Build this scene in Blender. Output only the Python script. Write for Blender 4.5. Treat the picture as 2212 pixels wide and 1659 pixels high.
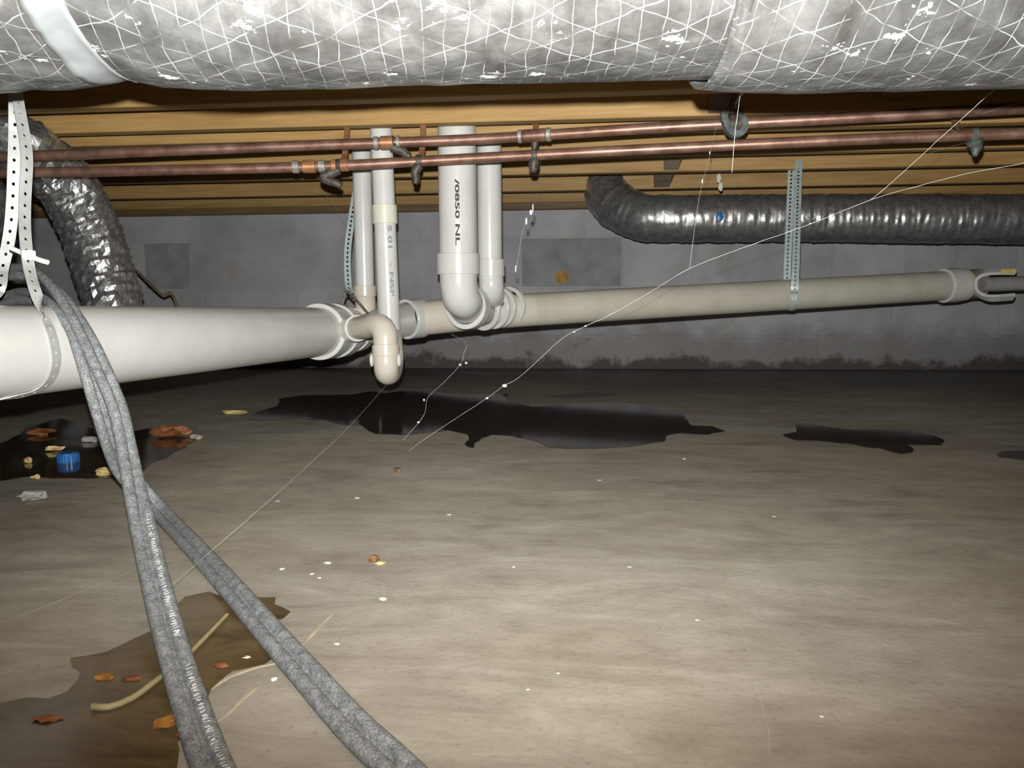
import bpy, bmesh, math, random
from mathutils import Vector, Matrix, noise

random.seed(7)
for o in list(bpy.data.objects):
    bpy.data.objects.remove(o)
scene = bpy.context.scene
COL = scene.collection

# ------------------------------------------------------------------ camera
F = 1750.0                                  # focal length in pixels of the 2212 x 1659 frame
PSI, TH, ROLL = math.radians(5.8), math.atan(189.5 / F), 0.0056
CAM = Vector((0, 0, 0.30))
HZ = Vector((-math.sin(PSI), math.cos(PSI), 0))
R0 = Vector((math.cos(PSI), math.sin(PSI), 0))
FW = HZ * math.cos(TH) - Vector((0, 0, 1)) * math.sin(TH)
U0 = R0.cross(FW)
UP = U0 * math.cos(ROLL) + R0 * math.sin(ROLL)
RT = R0 * math.cos(ROLL) - U0 * math.sin(ROLL)
cd = bpy.data.cameras.new('camera')
cd.sensor_width = 36.0
cd.lens = 36.0 * F / 2212.0
cd.clip_start = 0.02
cam = bpy.data.objects.new('camera', cd)
COL.objects.link(cam)
M = Matrix((RT, UP, -FW)).transposed().to_4x4()
M.translation = CAM
cam.matrix_world = M
scene.camera = cam

# ------------------------------------------------------------------ light: the flash of the camera, just above its lens
world = bpy.data.worlds.new('world')
scene.world = world
world.use_nodes = True
world.node_tree.nodes['Background'].inputs['Color'].default_value = (0.9, 0.95, 1.0, 1)
world.node_tree.nodes['Background'].inputs['Strength'].default_value = 0.004
ld = bpy.data.lights.new('camera_flash', 'SPOT')
ld.energy = 165.0
ld.color = (1.0, 0.995, 0.95)
ld.shadow_soft_size = 0.006
ld.spot_size = math.radians(122)
ld.spot_blend = 1.0
fl = bpy.data.objects.new('camera_flash', ld)
COL.objects.link(fl)
fl.location = CAM + UP * 0.042 - RT * 0.006
fl.rotation_euler = (FW + UP * 0.46 + RT * 0.02).to_track_quat('-Z', 'Y').to_euler()
scene.view_settings.view_transform = 'Standard'
scene.view_settings.look = 'None'
scene.view_settings.exposure = 0.0
scene.view_settings.gamma = 1.0
scene.view_settings.use_curve_mapping = False


# ------------------------------------------------------------------ pixel -> place
def ray(x, y):
    return FW + RT * ((x - 1106) / F) - UP * ((y - 829.5) / F)


def PD(x, y, d):
    return CAM + ray(x, y) * d


def PY(x, y, Y):
    r = ray(x, y)
    return CAM + r * (Y / r.y)


def PZ(x, y, z):
    r = ray(x, y)
    return CAM + r * ((z - CAM.z) / r.z)


# ------------------------------------------------------------------ node materials
class Mat:
    def __init__(s, name):
        s.m = bpy.data.materials.new(name)
        s.m.use_nodes = True
        s.t = s.m.node_tree
        s.b = s.t.nodes['Principled BSDF']

    def n(s, kind, ins=None, **props):
        nd = s.t.nodes.new(kind)
        for k, v in props.items():
            setattr(nd, k, v)
        for k, v in (ins or {}).items():
            s.set(nd.inputs[k], v)
        return nd

    def set(s, sock, v):
        if isinstance(v, bpy.types.NodeSocket):
            s.t.links.new(v, sock)
        else:
            if isinstance(v, (tuple, list)) and len(v) == 3 and sock.type == 'RGBA':
                v = (*v, 1)
            sock.default_value = v

    def p(s, name, v):
        s.set(s.b.inputs[name], v)
        return s

    def coords(s, kind='Object', scale=(1, 1, 1), rot=(0, 0, 0)):
        c = s.n('ShaderNodeTexCoord').outputs[kind]
        return s.n('ShaderNodeMapping', {'Vector': c, 'Scale': scale, 'Rotation': rot}).outputs[0]

    def geo(s, scale=(1, 1, 1), rot=(0, 0, 0)):
        c = s.n('ShaderNodeNewGeometry').outputs['Position']
        return s.n('ShaderNodeMapping', {'Vector': c, 'Scale': scale, 'Rotation': rot}).outputs[0]

    def noise(s, vec, scale, detail=4, rough=0.55, dist=0.0):
        return s.n('ShaderNodeTexNoise', {'Vector': vec, 'Scale': scale, 'Detail': detail, 'Roughness': rough, 'Distortion': dist}).outputs['Fac']

    def math(s, op, a, b=0.0, c=0.0, clamp=False):
        nd = s.n('ShaderNodeMath', operation=op, use_clamp=clamp)
        s.set(nd.inputs[0], a)
        s.set(nd.inputs[1], b)
        s.set(nd.inputs[2], c)
        return nd.outputs[0]

    def ramp(s, fac, stops):
        nd = s.n('ShaderNodeValToRGB', {'Fac': fac})
        e = nd.color_ramp.elements
        while len(e) < len(stops):
            e.new(0.5)
        for el, (pos, c) in zip(e, stops):
            el.position = pos
            el.color = (*c, 1) if isinstance(c, (tuple, list)) else (c, c, c, 1)
        return nd.outputs['Color']

    def step(s, v, lo, hi):
        return s.n('ShaderNodeMapRange', {'Value': v, 'From Min': lo, 'From Max': hi}, clamp=True).outputs[0]

    def mix(s, f, a, b, mode='MIX'):
        nd = s.n('ShaderNodeMix', data_type='RGBA', blend_type=mode)
        s.set(nd.inputs[0], f)
        s.set(nd.inputs[6], a)
        s.set(nd.inputs[7], b)
        return nd.outputs[2]

    def bump(s, h, strength=0.5, dist=0.002):
        nd = s.n('ShaderNodeBump', {'Height': h, 'Strength': strength, 'Distance': dist})
        s.set(s.b.inputs['Normal'], nd.outputs[0])
        return s


def simple(name, col, rough=0.5, metal=0.0, var=0.12, scale=40, bump=0.0, dust=None):
    k = Mat(name)
    v = k.geo()
    f = k.noise(v, scale, 4)
    a = tuple(c * (1 - var) for c in col)
    b = tuple(min(1, c * (1 + var)) for c in col)
    c = k.ramp(f, [(0.3, a), (0.7, b)])
    if dust:
        f2 = k.step(k.noise(v, scale * 7, 2), 0.42, 0.62)
        c = k.mix(f2, c, dust)
    k.p('Base Color', c).p('Roughness', rough).p('Metallic', metal)
    if bump:
        k.bump(k.noise(v, scale * 6, 3), bump, 0.001)
    return k.m


MT = {}
# concrete slab: trowel smears, stains, fine grit, and the damp zone that creeps in from the block wall
k = Mat('concrete_slab')
v = k.geo()
big = k.noise(v, 1.5, 5, 0.6, 0.6)
smear = k.noise(k.geo((1.3, 3.0, 1), (0, 0, 0.45)), 2.6, 6, 0.64, 1.4)
smear2 = k.noise(k.geo((1.6, 4.5, 1), (0, 0, -0.6)), 3.2, 6, 0.62, 1.8)
fine = k.noise(v, 160, 3)
mid = k.noise(v, 26, 4, 0.6)
f = k.math('ADD', k.math('MULTIPLY', big, 0.35), k.math('MULTIPLY', smear, 0.33))
f = k.math('ADD', f, k.math('MULTIPLY', smear2, 0.22))
f = k.math('ADD', f, k.math('MULTIPLY', mid, 0.10))
c = k.ramp(f, [(0.37, (0.185, 0.162, 0.128)), (0.46, (0.300, 0.270, 0.218)), (0.54, (0.385, 0.354, 0.294)), (0.64, (0.520, 0.490, 0.420))])
c = k.mix(k.math('MULTIPLY', k.step(fine, 0.55, 0.72), 0.25), c, (0.10, 0.085, 0.07))
yel = k.step(k.noise(v, 2.7, 3), 0.52, 0.68)
c = k.mix(k.math('MULTIPLY', yel, 0.22), c, (0.40, 0.33, 0.20))
sx = k.n('ShaderNodeSeparateXYZ', {0: v})
edge = k.math('ADD', sx.outputs[1], k.math('MULTIPLY', k.math('SUBTRACT', k.noise(k.geo((1.1, 1.6, 1)), 1.9, 5, 0.62, 0.8), 0.5), 1.5))
damp = k.step(edge, 2.05, 2.85)
c = k.mix(k.math('MULTIPLY', damp, 0.55), c, (0.13, 0.105, 0.088))
wet = k.step(k.math('ADD', edge, k.math('MULTIPLY', sx.outputs[0], 0.16)), 2.98, 3.10)
c = k.mix(k.math('MULTIPLY', wet, 0.78), c, (0.055, 0.047, 0.041))
k.p('Base Color', c).p('Roughness', k.math('SUBTRACT', 0.78, k.math('MULTIPLY', wet, 0.3)))
k.bump(k.math('ADD', k.math('MULTIPLY', fine, 0.4), k.math('MULTIPLY', smear, 1.0)), 0.25, 0.004)
MT['floor'] = k.m

# painted concrete block
k = Mat('painted_block')
v = k.geo()
rnd = k.n('ShaderNodeObjectInfo').outputs['Random']
f = k.math('ADD', k.math('MULTIPLY', k.noise(v, 5, 5, 0.6), 0.75), k.math('MULTIPLY', rnd, 0.13))
c = k.ramp(f, [(0.22, (0.36, 0.362, 0.372)), (0.45, (0.465, 0.468, 0.478)), (0.7, (0.57, 0.572, 0.58))])
grime = k.step(k.noise(k.geo((1, 1, 0.6)), 3.3, 6, 0.65, 0.5), 0.52, 0.70)
c = k.mix(k.math('MULTIPLY', grime, 0.45), c, (0.23, 0.205, 0.18))
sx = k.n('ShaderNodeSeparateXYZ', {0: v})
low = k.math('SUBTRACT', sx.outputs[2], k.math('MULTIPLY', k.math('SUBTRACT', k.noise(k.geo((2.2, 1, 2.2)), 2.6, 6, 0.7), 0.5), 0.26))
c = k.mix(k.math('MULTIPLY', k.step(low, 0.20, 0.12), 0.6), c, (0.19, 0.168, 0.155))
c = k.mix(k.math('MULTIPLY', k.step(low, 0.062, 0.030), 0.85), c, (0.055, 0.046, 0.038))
rust = k.step(k.noise(v, 6.3, 3), 0.70, 0.76)
c = k.mix(k.math('MULTIPLY', rust, 0.35), c, (0.42, 0.27, 0.12))
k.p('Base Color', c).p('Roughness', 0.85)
k.bump(k.noise(v, 130, 4), 0.5, 0.003)
MT['block'] = k.m
MT['block_dark'] = simple('bare_block', (0.31, 0.31, 0.33), 0.9, 0, 0.2, 12, 0.4)
MT['mortar'] = simple('mortar', (0.54, 0.53, 0.53), 0.9, 0, 0.15, 25, 0.3)
MT['stainspot'] = simple('ochre_stain', (0.42, 0.27, 0.09), 0.9, 0, 0.3, 40)


def wood(name, cols, gx=1.0):
    k = Mat(name)
    rnd = k.n('ShaderNodeObjectInfo').outputs['Random']
    off = k.n('ShaderNodeCombineXYZ', {0: k.math('MULTIPLY', rnd, 31.0), 1: 0.0, 2: k.math('MULTIPLY', rnd, 7.0)}).outputs[0]
    p = k.n('ShaderNodeVectorMath', {0: k.n('ShaderNodeNewGeometry').outputs['Position'], 1: off}, operation='ADD').outputs[0]
    v = k.n('ShaderNodeMapping', {'Vector': p, 'Scale': (0.9 * gx, 14, 14)}).outputs[0]
    g = k.noise(v, 2.6, 6, 0.6, 1.4)
    g2 = k.noise(k.n('ShaderNodeMapping', {'Vector': p, 'Scale': (3, 60, 60)}).outputs[0], 2.5, 4)
    f = k.math('ADD', k.math('MULTIPLY', g, 0.7), k.math('MULTIPLY', g2, 0.3))
    c = k.ramp(f, [(0.30, cols[0]), (0.50, cols[1]), (0.70, cols[2])])
    kn = k.n('ShaderNodeTexVoronoi', {'Vector': k.n('ShaderNodeMapping', {'Vector': p, 'Scale': (1, 2, 2)}).outputs[0], 'Scale': 2.1})
    c = k.mix(k.step(kn.outputs['Distance'], 0.055, 0.02), c, tuple(x * 0.35 for x in cols[0]))
    k.p('Base Color', c).p('Roughness', 0.6)
    k.bump(f, 0.2, 0.001)
    return k.m


MT['joist'] = wood('pine_joist', [(0.31, 0.172, 0.056), (0.44, 0.27, 0.095), (0.53, 0.35, 0.145)])
MT['sill'] = wood('treated_sill', [(0.10, 0.058, 0.025), (0.17, 0.105, 0.045), (0.24, 0.155, 0.075)])
MT['bridging'] = wood('grey_bridging', [(0.13, 0.10, 0.07), (0.21, 0.17, 0.125), (0.27, 0.22, 0.17)])
MT['subfloor'] = wood('subfloor_ply', [(0.30, 0.17, 0.07), (0.40, 0.25, 0.11), (0.5, 0.33, 0.16)])


def plastic(name, a, b, rough):
    k = Mat(name)
    v = k.geo()
    f = k.noise(v, 14, 4, 0.6)
    c = k.ramp(f, [(0.35, a), (0.65, b)])
    d = k.step(k.noise(v, 120, 3), 0.66, 0.78)
    c = k.mix(k.math('MULTIPLY', d, 0.3), c, (0.35, 0.30, 0.23))
    k.p('Base Color', c).p('Roughness', rough)
    return k.m


MT['pvc'] = plastic('white_pvc', (0.62, 0.62, 0.60), (0.68, 0.68, 0.655), 0.24)
MT['pvc_cream'] = plastic('cream_pvc', (0.60, 0.55, 0.47), (0.67, 0.62, 0.54), 0.28)
MT['pvc_coupling'] = plastic('ivory_pvc', (0.68, 0.665, 0.56), (0.73, 0.715, 0.62), 0.4)
MT['pvc_main'] = plastic('beige_pvc', (0.50, 0.475, 0.40), (0.58, 0.55, 0.475), 0.33)
MT['pvc_grey_and_shade'] = plastic('grey_and_shaded_pvc', (0.30, 0.29, 0.27), (0.38, 0.37, 0.34), 0.4)  # grey of the clamped pipe; also shade painted onto the main's first stretch
MT['primer'] = simple('ink_black', (0.03, 0.035, 0.035), 0.6)
MT['ink_grey'] = simple('ink_grey', (0.30, 0.31, 0.32), 0.6)

k = Mat('old_copper')
v = k.geo()
f = k.noise(v, 22, 5, 0.65)
c = k.ramp(f, [(0.30, (0.15, 0.078, 0.055)), (0.52, (0.27, 0.15, 0.11)), (0.72, (0.38, 0.25, 0.20))])
k.p('Base Color', c).p('Metallic', 0.5).p('Roughness', k.math('ADD', 0.28, k.math('MULTIPLY', f, 0.25)))
MT['copper'] = k.m
MT['copper_new'] = simple('bright_copper', (0.50, 0.24, 0.12), 0.35, 0.5, 0.2, 50)
MT['copper_stub'] = simple('dull_copper', (0.34, 0.17, 0.085), 0.4, 0.4, 0.25, 60)
MT['solder'] = simple('solder_grey', (0.36, 0.345, 0.31), 0.5, 0.35, 0.3, 90)
MT['hanger'] = simple('dark_hanger', (0.085, 0.075, 0.06), 0.55, 0.3, 0.5, 90)
MT['hanger_grey'] = simple('grey_clamp', (0.11, 0.125, 0.12), 0.6, 0.2, 0.5, 70)
MT['galv'] = simple('galvanised_strap', (0.56, 0.66, 0.66), 0.42, 0.3, 0.15, 60)
MT['strap_white'] = simple('pale_strap', (0.42, 0.43, 0.42), 0.45, 0.15, 0.12, 60)
MT['zip'] = simple('white_nylon', (0.85, 0.82, 0.82), 0.35, 0, 0.03)
MT['wire'] = simple('brown_wire', (0.13, 0.095, 0.05), 0.6, 0, 0.3, 40)
MT['wire_grey'] = simple('grey_wire', (0.20, 0.18, 0.15), 0.5, 0, 0.3, 40)
MT['print'] = simple('white_print', (0.85, 0.87, 0.88), 0.6)
MT['web'] = simple('spider_silk', (0.85, 0.84, 0.82), 0.4)
MT['blue'] = simple('blue_plastic', (0.03, 0.15, 0.44), 0.35, 0, 0.25, 80)
MT['tan'] = simple('tan_chip', (0.62, 0.46, 0.20), 0.7, 0, 0.3, 90)
MT['yellowchip'] = simple('yellow_chip', (0.62, 0.52, 0.20), 0.7, 0, 0.2, 90)
MT['orange'] = simple('orange_brick', (0.24, 0.085, 0.025), 0.7, 0, 0.5, 70)
MT['rustchip'] = simple('rust_flake', (0.34, 0.14, 0.02), 0.8, 0, 0.4, 90)
MT['white_chip'] = simple('white_chip', (0.78, 0.75, 0.68), 0.8, 0, 0.1, 90)
MT['grey_chip'] = simple('grey_stone', (0.40, 0.38, 0.35), 0.8, 0, 0.2, 60)
MT['stick'] = simple('straw', (0.33, 0.265, 0.14), 0.6, 0, 0.15, 60)
MT['brown_chip'] = simple('brown_chip', (0.16, 0.075, 0.03), 0.7, 0, 0.5, 90)
MT['flake'] = simple('plaster_scrape', (0.38, 0.325, 0.24), 0.85, 0, 0.2, 60)

# dusty twin cable
k = Mat('dusty_cable')
v = k.geo()
f = k.noise(v, 520, 4, 0.7)
f2 = k.noise(v, 110, 3)
c = k.ramp(k.math('ADD', k.math('MULTIPLY', f, 0.7), k.math('MULTIPLY', f2, 0.3)), [(0.38, (0.09, 0.097, 0.103)), (0.50, (0.20, 0.21, 0.217)), (0.63, (0.38, 0.39, 0.395))])
k.p('Base Color', c).p('Roughness', 0.75)
k.bump(f, 0.4, 0.001)
MT['cable'] = k.m

# scrim-reinforced foil facing of the big wrapped duct
k = Mat('scrim_foil')
uv = k.n('ShaderNodeUVMap').outputs[0]
sx = k.n('ShaderNodeSeparateXYZ', {0: uv})
U, V = sx.outputs[0], sx.outputs[1]
wob = k.math('MULTIPLY', k.math('SUBTRACT', k.noise(uv, 11, 3), 0.5), 0.022)


def scrim(ang, sp, w):
    a = math.radians(ang)
    t = k.math('ADD', k.math('ADD', k.math('MULTIPLY', U, math.cos(a)), k.math('MULTIPLY', V, math.sin(a))), wob)
    t = k.math('ABSOLUTE', k.math('SUBTRACT', k.math('FRACT', k.math('DIVIDE', t, sp)), 0.5))
    return k.step(t, w / sp, w / sp * 0.3)


lines = k.math('MAXIMUM', scrim(3, 0.0185, 0.0006), k.math('MAXIMUM', scrim(66, 0.030, 0.0007), scrim(-64, 0.034, 0.0006)))
brk = k.step(k.noise(uv, 34, 4), 0.36, 0.60)
lines = k.math('MULTIPLY', lines, brk)
crum = k.noise(uv, 30, 4, 0.6, 0.3)
crum2 = k.noise(uv, 7, 4, 0.6, 0.4)
spot = k.step(k.noise(k.n('ShaderNodeMapping', {'Vector': uv, 'Scale': (1, 1.5, 1)}).outputs[0], 17, 5, 0.74), 0.625, 0.64)
c = k.ramp(k.math('ADD', k.math('MULTIPLY', crum, 0.5), k.math('MULTIPLY', crum2, 0.5)), [(0.34, (0.105, 0.102, 0.098)), (0.50, (0.21, 0.21, 0.207)), (0.66, (0.37, 0.37, 0.37))])
c = k.mix(k.math('MULTIPLY', lines, 0.75), c, (0.85, 0.85, 0.85))
c = k.mix(spot, c, (0.97, 0.97, 0.97))
k.p('Base Color', c).p('Metallic', k.math('SUBTRACT', 0.6, k.math('MULTIPLY', k.math('MAXIMUM', spot, k.math('MULTIPLY', lines, 0.5)), 0.55))).p('Roughness', 0.36)
h = k.math('ADD', k.math('MULTIPLY', crum, 1.2), k.math('MULTIPLY', lines, 0.12))
k.bump(h, 0.35, 0.006)
MT['foil'] = k.m

k = Mat('foil_strap')
v = k.geo()
c = k.ramp(k.noise(v, 30, 3), [(0.35, (0.27, 0.29, 0.30)), (0.65, (0.35, 0.37, 0.38))])
k.p('Base Color', c).p('Metallic', 0.25).p('Roughness', 0.5)
MT['tape'] = k.m

k = Mat('crinkled_foil')
v = k.geo()
f = k.noise(v, 60, 4, 0.6, 0.5)
c = k.ramp(f, [(0.35, (0.34, 0.32, 0.315)), (0.6, (0.62, 0.64, 0.64))])
k.p('Base Color', c).p('Metallic', 0.85).p('Roughness', 0.36)
k.bump(f, 0.35, 0.006)
MT['flex'] = k.m

k = Mat('sleeve_foil')
v = k.geo()
f = k.noise(v, 40, 5, 0.7, 0.8)
c = k.ramp(f, [(0.35, (0.30, 0.295, 0.29)), (0.65, (0.55, 0.55, 0.55))])
k.p('Base Color', c).p('Metallic', 0.75).p('Roughness', 0.34)
k.bump(f, 0.3, 0.004)
MT['sleeve'] = k.m


def puddle_mat(name, a, b, rough):
    k = Mat(name)
    v = k.geo()
    f = k.noise(k.geo((1, 2.5, 1), (0, 0, 0.3)), 7, 6, 0.65, 0.8)
    c = k.ramp(f, [(0.35, a), (0.65, b)])
    k.p('Base Color', c).p('Roughness', rough).p('IOR', 1.36)
    k.bump(k.noise(v, 9, 2), 0.05, 0.002)
    return k.m


MT['water'] = puddle_mat('standing_water', (0.022, 0.017, 0.014), (0.050, 0.041, 0.034), 0.07)
MT['water_brown'] = puddle_mat('brown_wet_film', (0.065, 0.042, 0.018), (0.155, 0.108, 0.052), 0.2)
MT['water_left'] = puddle_mat('murky_water', (0.024, 0.018, 0.013), (0.075, 0.050, 0.027), 0.08)
MT['damp'] = puddle_mat('damp_patch', (0.060, 0.050, 0.042), (0.085, 0.070, 0.058), 0.35)

# ------------------------------------------------------------------ mesh helpers
BASE = {}


class MB:
    def __init__(s):
        s.v, s.f = [], []

    def add(s, v, f):
        n = len(s.v)
        s.v += [Vector(p) for p in v]
        s.f += [[i + n for i in q] for q in f]
        return s

    def build(s, name, mat, parent=None, loc=None, smooth=False, flat_angle=None):
        b = BASE[parent.name] if parent else (Vector(loc) if loc is not None else Vector((0, 0, 0)))
        me = bpy.data.meshes.new(name)
        me.from_pydata([p - b for p in s.v], [], s.f)
        me.materials.append(MT[mat])
        me.update()
        bm = bmesh.new()
        bm.from_mesh(me)
        bmesh.ops.recalc_face_normals(bm, faces=bm.faces)
        bm.to_mesh(me)
        bm.free()
        if smooth:
            me.polygons.foreach_set('use_smooth', [True] * len(me.polygons))
            me.set_sharp_from_angle(angle=math.radians(smooth if smooth > 1 else 50))
        o = bpy.data.objects.new(name, me)
        COL.objects.link(o)
        if parent:
            o.parent = parent
        else:
            o.location = b
        BASE[o.name] = b
        return o


def thing(name, loc, label, cat, group=None):
    o = bpy.data.objects.new(name, None)
    o.empty_display_size = 0.05
    COL.objects.link(o)
    o.location = loc
    BASE[o.name] = Vector(loc)
    return tag(o, label, cat, group)


def tag(o, label, cat, group=None):
    o['label'] = label
    o['category'] = cat
    if group:
        o['group'] = group
    return o


def structure(o, label=None):
    o['kind'] = 'structure'
    if label:
        o['label'] = label
    return o


def box(lo, hi):
    x0, y0, z0 = lo
    x1, y1, z1 = hi
    v = [(x0, y0, z0), (x1, y0, z0), (x1, y1, z0), (x0, y1, z0), (x0, y0, z1), (x1, y0, z1), (x1, y1, z1), (x0, y1, z1)]
    f = [(0, 3, 2, 1), (4, 5, 6, 7), (0, 1, 5, 4), (1, 2, 6, 5), (2, 3, 7, 6), (3, 0, 4, 7)]
    return v, f


def bevel_box(lo, hi, b):
    bm = bmesh.new()
    v, f = box(lo, hi)
    vs = [bm.verts.new(p) for p in v]
    for q in f:
        bm.faces.new([vs[i] for i in q])
    bmesh.ops.bevel(bm, geom=bm.edges[:], offset=b, segments=1, affect='EDGES')
    bm.verts.index_update()
    r = [p.co.copy() for p in bm.verts], [[q.index for q in g.verts] for g in bm.faces]
    bm.free()
    return r


def spline(pts, step):
    """Catmull-Rom through pts, resampled about every `step` metres."""
    P = [Vector(p) for p in pts]
    P = [P[0] * 2 - P[1]] + P + [P[-1] * 2 - P[-2]]
    out = []
    for i in range(1, len(P) - 2):
        n = max(1, int((P[i + 1] - P[i]).length / step))
        for j in range(n):
            t = j / n
            a, b, c, d = P[i - 1], P[i], P[i + 1], P[i + 2]
            out.append(0.5 * ((2 * b) + (c - a) * t + (2 * a - 5 * b + 4 * c - d) * t * t + (3 * b - a - 3 * c + d) * t ** 3))
    out.append(P[-2].copy())
    return out


def frames(path, hint=None):
    fr = []
    prev = None
    for i, p in enumerate(path):
        t = (path[min(i + 1, len(path) - 1)] - path[max(i - 1, 0)]).normalized()
        if hint is not None:
            n = hint(i, p) if callable(hint) else Vector(hint)
            n = (n - t * n.dot(t)).normalized()
        elif prev is None:
            n = Vector((0, 0, 1)) if abs(t.z) < 0.9 else Vector((0, 1, 0))
            n = (n - t * n.dot(t)).normalized()
        else:
            n = (prev - t * prev.dot(t)).normalized()
        prev = n
        fr.append((t, n, t.cross(n)))
    return fr


def sweep(path, prof, hint=None, cap=True, closed_prof=True, scale=None):
    """prof: list of (side, normal) offsets."""
    fr = frames(path, hint)
    v, f = [], []
    m = len(prof)
    for i, (p, (t, n, s)) in enumerate(zip(path, fr)):
        k_ = scale(i) if scale else 1.0
        for a, b in prof:
            v.append(p + s * (a * k_) + n * (b * k_))
    for i in range(len(path) - 1):
        for j in range(m if closed_prof else m - 1):
            a, b = i * m + j, i * m + (j + 1) % m
            f.append((a, b, b + m, a + m))
    if cap and closed_prof:
        f.append(tuple(range(m - 1, -1, -1)))
        f.append(tuple(range((len(path) - 1) * m, len(path) * m)))
    return v, f


def circle(r, n=20):
    return [(r * math.cos(2 * math.pi * i / n), r * math.sin(2 * math.pi * i / n)) for i in range(n)]


def tube(pts, r, n=20, step=0.01, straight=False, scale=None, cap=True):
    path = [Vector(p) for p in pts] if straight else spline(pts, step)
    return sweep(path, circle(r, n), cap=cap, scale=scale)


def lathe(o, d, prof, n=28):
    """surface of revolution about the line o + s*d, prof = [(s, r), ...]; ends closed"""
    d = Vector(d).normalized()
    a = Vector((0, 0, 1)) if abs(d.z) < 0.9 else Vector((1, 0, 0))
    u = (a - d * a.dot(d)).normalized()
    w = d.cross(u)
    v, f = [], []
    for s_, r in prof:
        for i in range(n):
            t = 2 * math.pi * i / n
            v.append(o + d * s_ + (u * math.cos(t) + w * math.sin(t)) * r)
    for k_ in range(len(prof) - 1):
        for i in range(n):
            a_, b_ = k_ * n + i, k_ * n + (i + 1) % n
            f.append((a_, b_, b_ + n, a_ + n))
    f.append(tuple(range(n - 1, -1, -1)))
    f.append(tuple(range((len(prof) - 1) * n, len(prof) * n)))
    return v, f


def ring(o, d, r_in, r_out, length, n=28, lip=0.0):
    """open hub: a thick collar from o to o + length*d"""
    d = Vector(d).normalized()
    a = Vector((0, 0, 1)) if abs(d.z) < 0.9 else Vector((1, 0, 0))
    u = (a - d * a.dot(d)).normalized()
    w = d.cross(u)
    e = 0.0012
    prof = [(0.0, r_in), (0.0, r_out - e), (e, r_out), (length - e, r_out), (length, r_out - e), (length, r_in)]
    v, f = [], []
    m = len(prof)
    for s_, r in prof:
        for i in range(n):
            t = 2 * math.pi * i / n
            v.append(o + d * s_ + (u * math.cos(t) + w * math.sin(t)) * r)
    for k_ in range(m):
        for i in range(n):
            a_, b_ = k_ * n + i, k_ * n + (i + 1) % n
            c_, d_ = ((k_ + 1) % m) * n + (i + 1) % n, ((k_ + 1) % m) * n + i
            f.append((a_, b_, c_, d_))
    return v, f


def perforated(path, width, pitch, hole, hint, thick=0.0014):
    """flat strap with a row of holes, following path; hint gives its face normal"""
    # resample by arc length
    L = [0.0]
    for a, b in zip(path, path[1:]):
        L.append(L[-1] + (b - a).length)
    fr = frames(path, hint)

    def at(s_):
        s_ = min(max(s_, 0), L[-1] - 1e-6)
        i = max(j for j in range(len(L) - 1) if L[j] <= s_)
        t = (s_ - L[i]) / (L[i + 1] - L[i])
        p = path[i].lerp(path[i + 1], t)
        n_ = fr[i][1].lerp(fr[i + 1][1], t).normalized()
        sd = fr[i][2].lerp(fr[i + 1][2], t).normalized()
        return p, n_, sd
    n = max(1, int(L[-1] / pitch))
    pitch = L[-1] / n
    v, f = [], []
    hw = width / 2
    for side in (0, 1):
        for c_ in range(n):
            s0 = c_ * pitch
            sm = s0 + pitch / 2
            outer = [(s0, -hw), (sm, -hw), (s0 + pitch, -hw), (s0 + pitch, 0), (s0 + pitch, hw), (sm, hw), (s0, hw), (s0, 0)]
            inner = [(sm + hole * math.cos(math.radians(t)) * 1.25, hole * math.sin(math.radians(t))) for t in (225, 270, 315, 0, 45, 90, 135, 180)]
            b = len(v)
            for s_, w_ in outer + inner:
                p, n_, sd = at(s_)
                v.append(p + sd * w_ + n_ * (thick / 2 if side else -thick / 2))
            for j in range(8):
                q = (b + j, b + (j + 1) % 8, b + 8 + (j + 1) % 8, b + 8 + j)
                f.append(q if side else q[::-1])
    half = n * 16
    for c_ in range(n):
        b = c_ * 16
        for j in (0, 1, 4, 5):
            f.append((b + j, b + j + 1, b + j + 1 + half, b + j + half))
        for j in range(8):
            f.append((b + 8 + j, b + 8 + (j + 1) % 8, b + 8 + (j + 1) % 8 + half, b + 8 + j + half))
    f.append((0, 7, 7 + half, half))
    f.append((6, 7, 7 + half, 6 + half))
    e = (n - 1) * 16
    f.append((e + 2, e + 3, e + 3 + half, e + 2 + half))
    f.append((e + 3, e + 4, e + 4 + half, e + 3 + half))
    return v, f


def lump(c, rx, ry, rz, seed=0, rot=0.0, rough=0.25):
    bm = bmesh.new()
    bmesh.ops.create_icosphere(bm, subdivisions=2, radius=1.0)
    v = []
    R = Matrix.Rotation(rot, 3, 'Z')
    for p in bm.verts:
        q = p.co * (1 + rough * noise.noise(p.co * 1.7 + Vector((seed * 3.1, seed, 0))))
        v.append(Vector(c) + R @ Vector((q.x * rx, q.y * ry, q.z * rz)))
    bm.verts.index_update()
    f = [[q.index for q in g.verts] for g in bm.faces]
    bm.free()
    return v, f


def text_marks(txt, size):
    cu = bpy.data.curves.new('letters', 'FONT')
    cu.body = txt
    cu.size = size
    cu.resolution_u = 3
    cu.offset = size * 0.035
    o = bpy.data.objects.new('letters', cu)
    COL.objects.link(o)
    dg = bpy.context.evaluated_depsgraph_get()
    me = bpy.data.meshes.new_from_object(o.evaluated_get(dg))
    v = [p.co.copy() for p in me.vertices]
    f = [list(p.vertices) for p in me.polygons]
    bpy.data.objects.remove(o)
    bpy.data.curves.remove(cu)
    bpy.data.meshes.remove(me)
    return v, f


# ------------------------------------------------------------------ the room: slab, block wall, joists
ZJ = 0.6762          # underside of the joists
YW = 3.35            # face of the block wall
ZW = 0.648           # top of the block wall
X0, X1 = -3.9, 3.3

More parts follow.
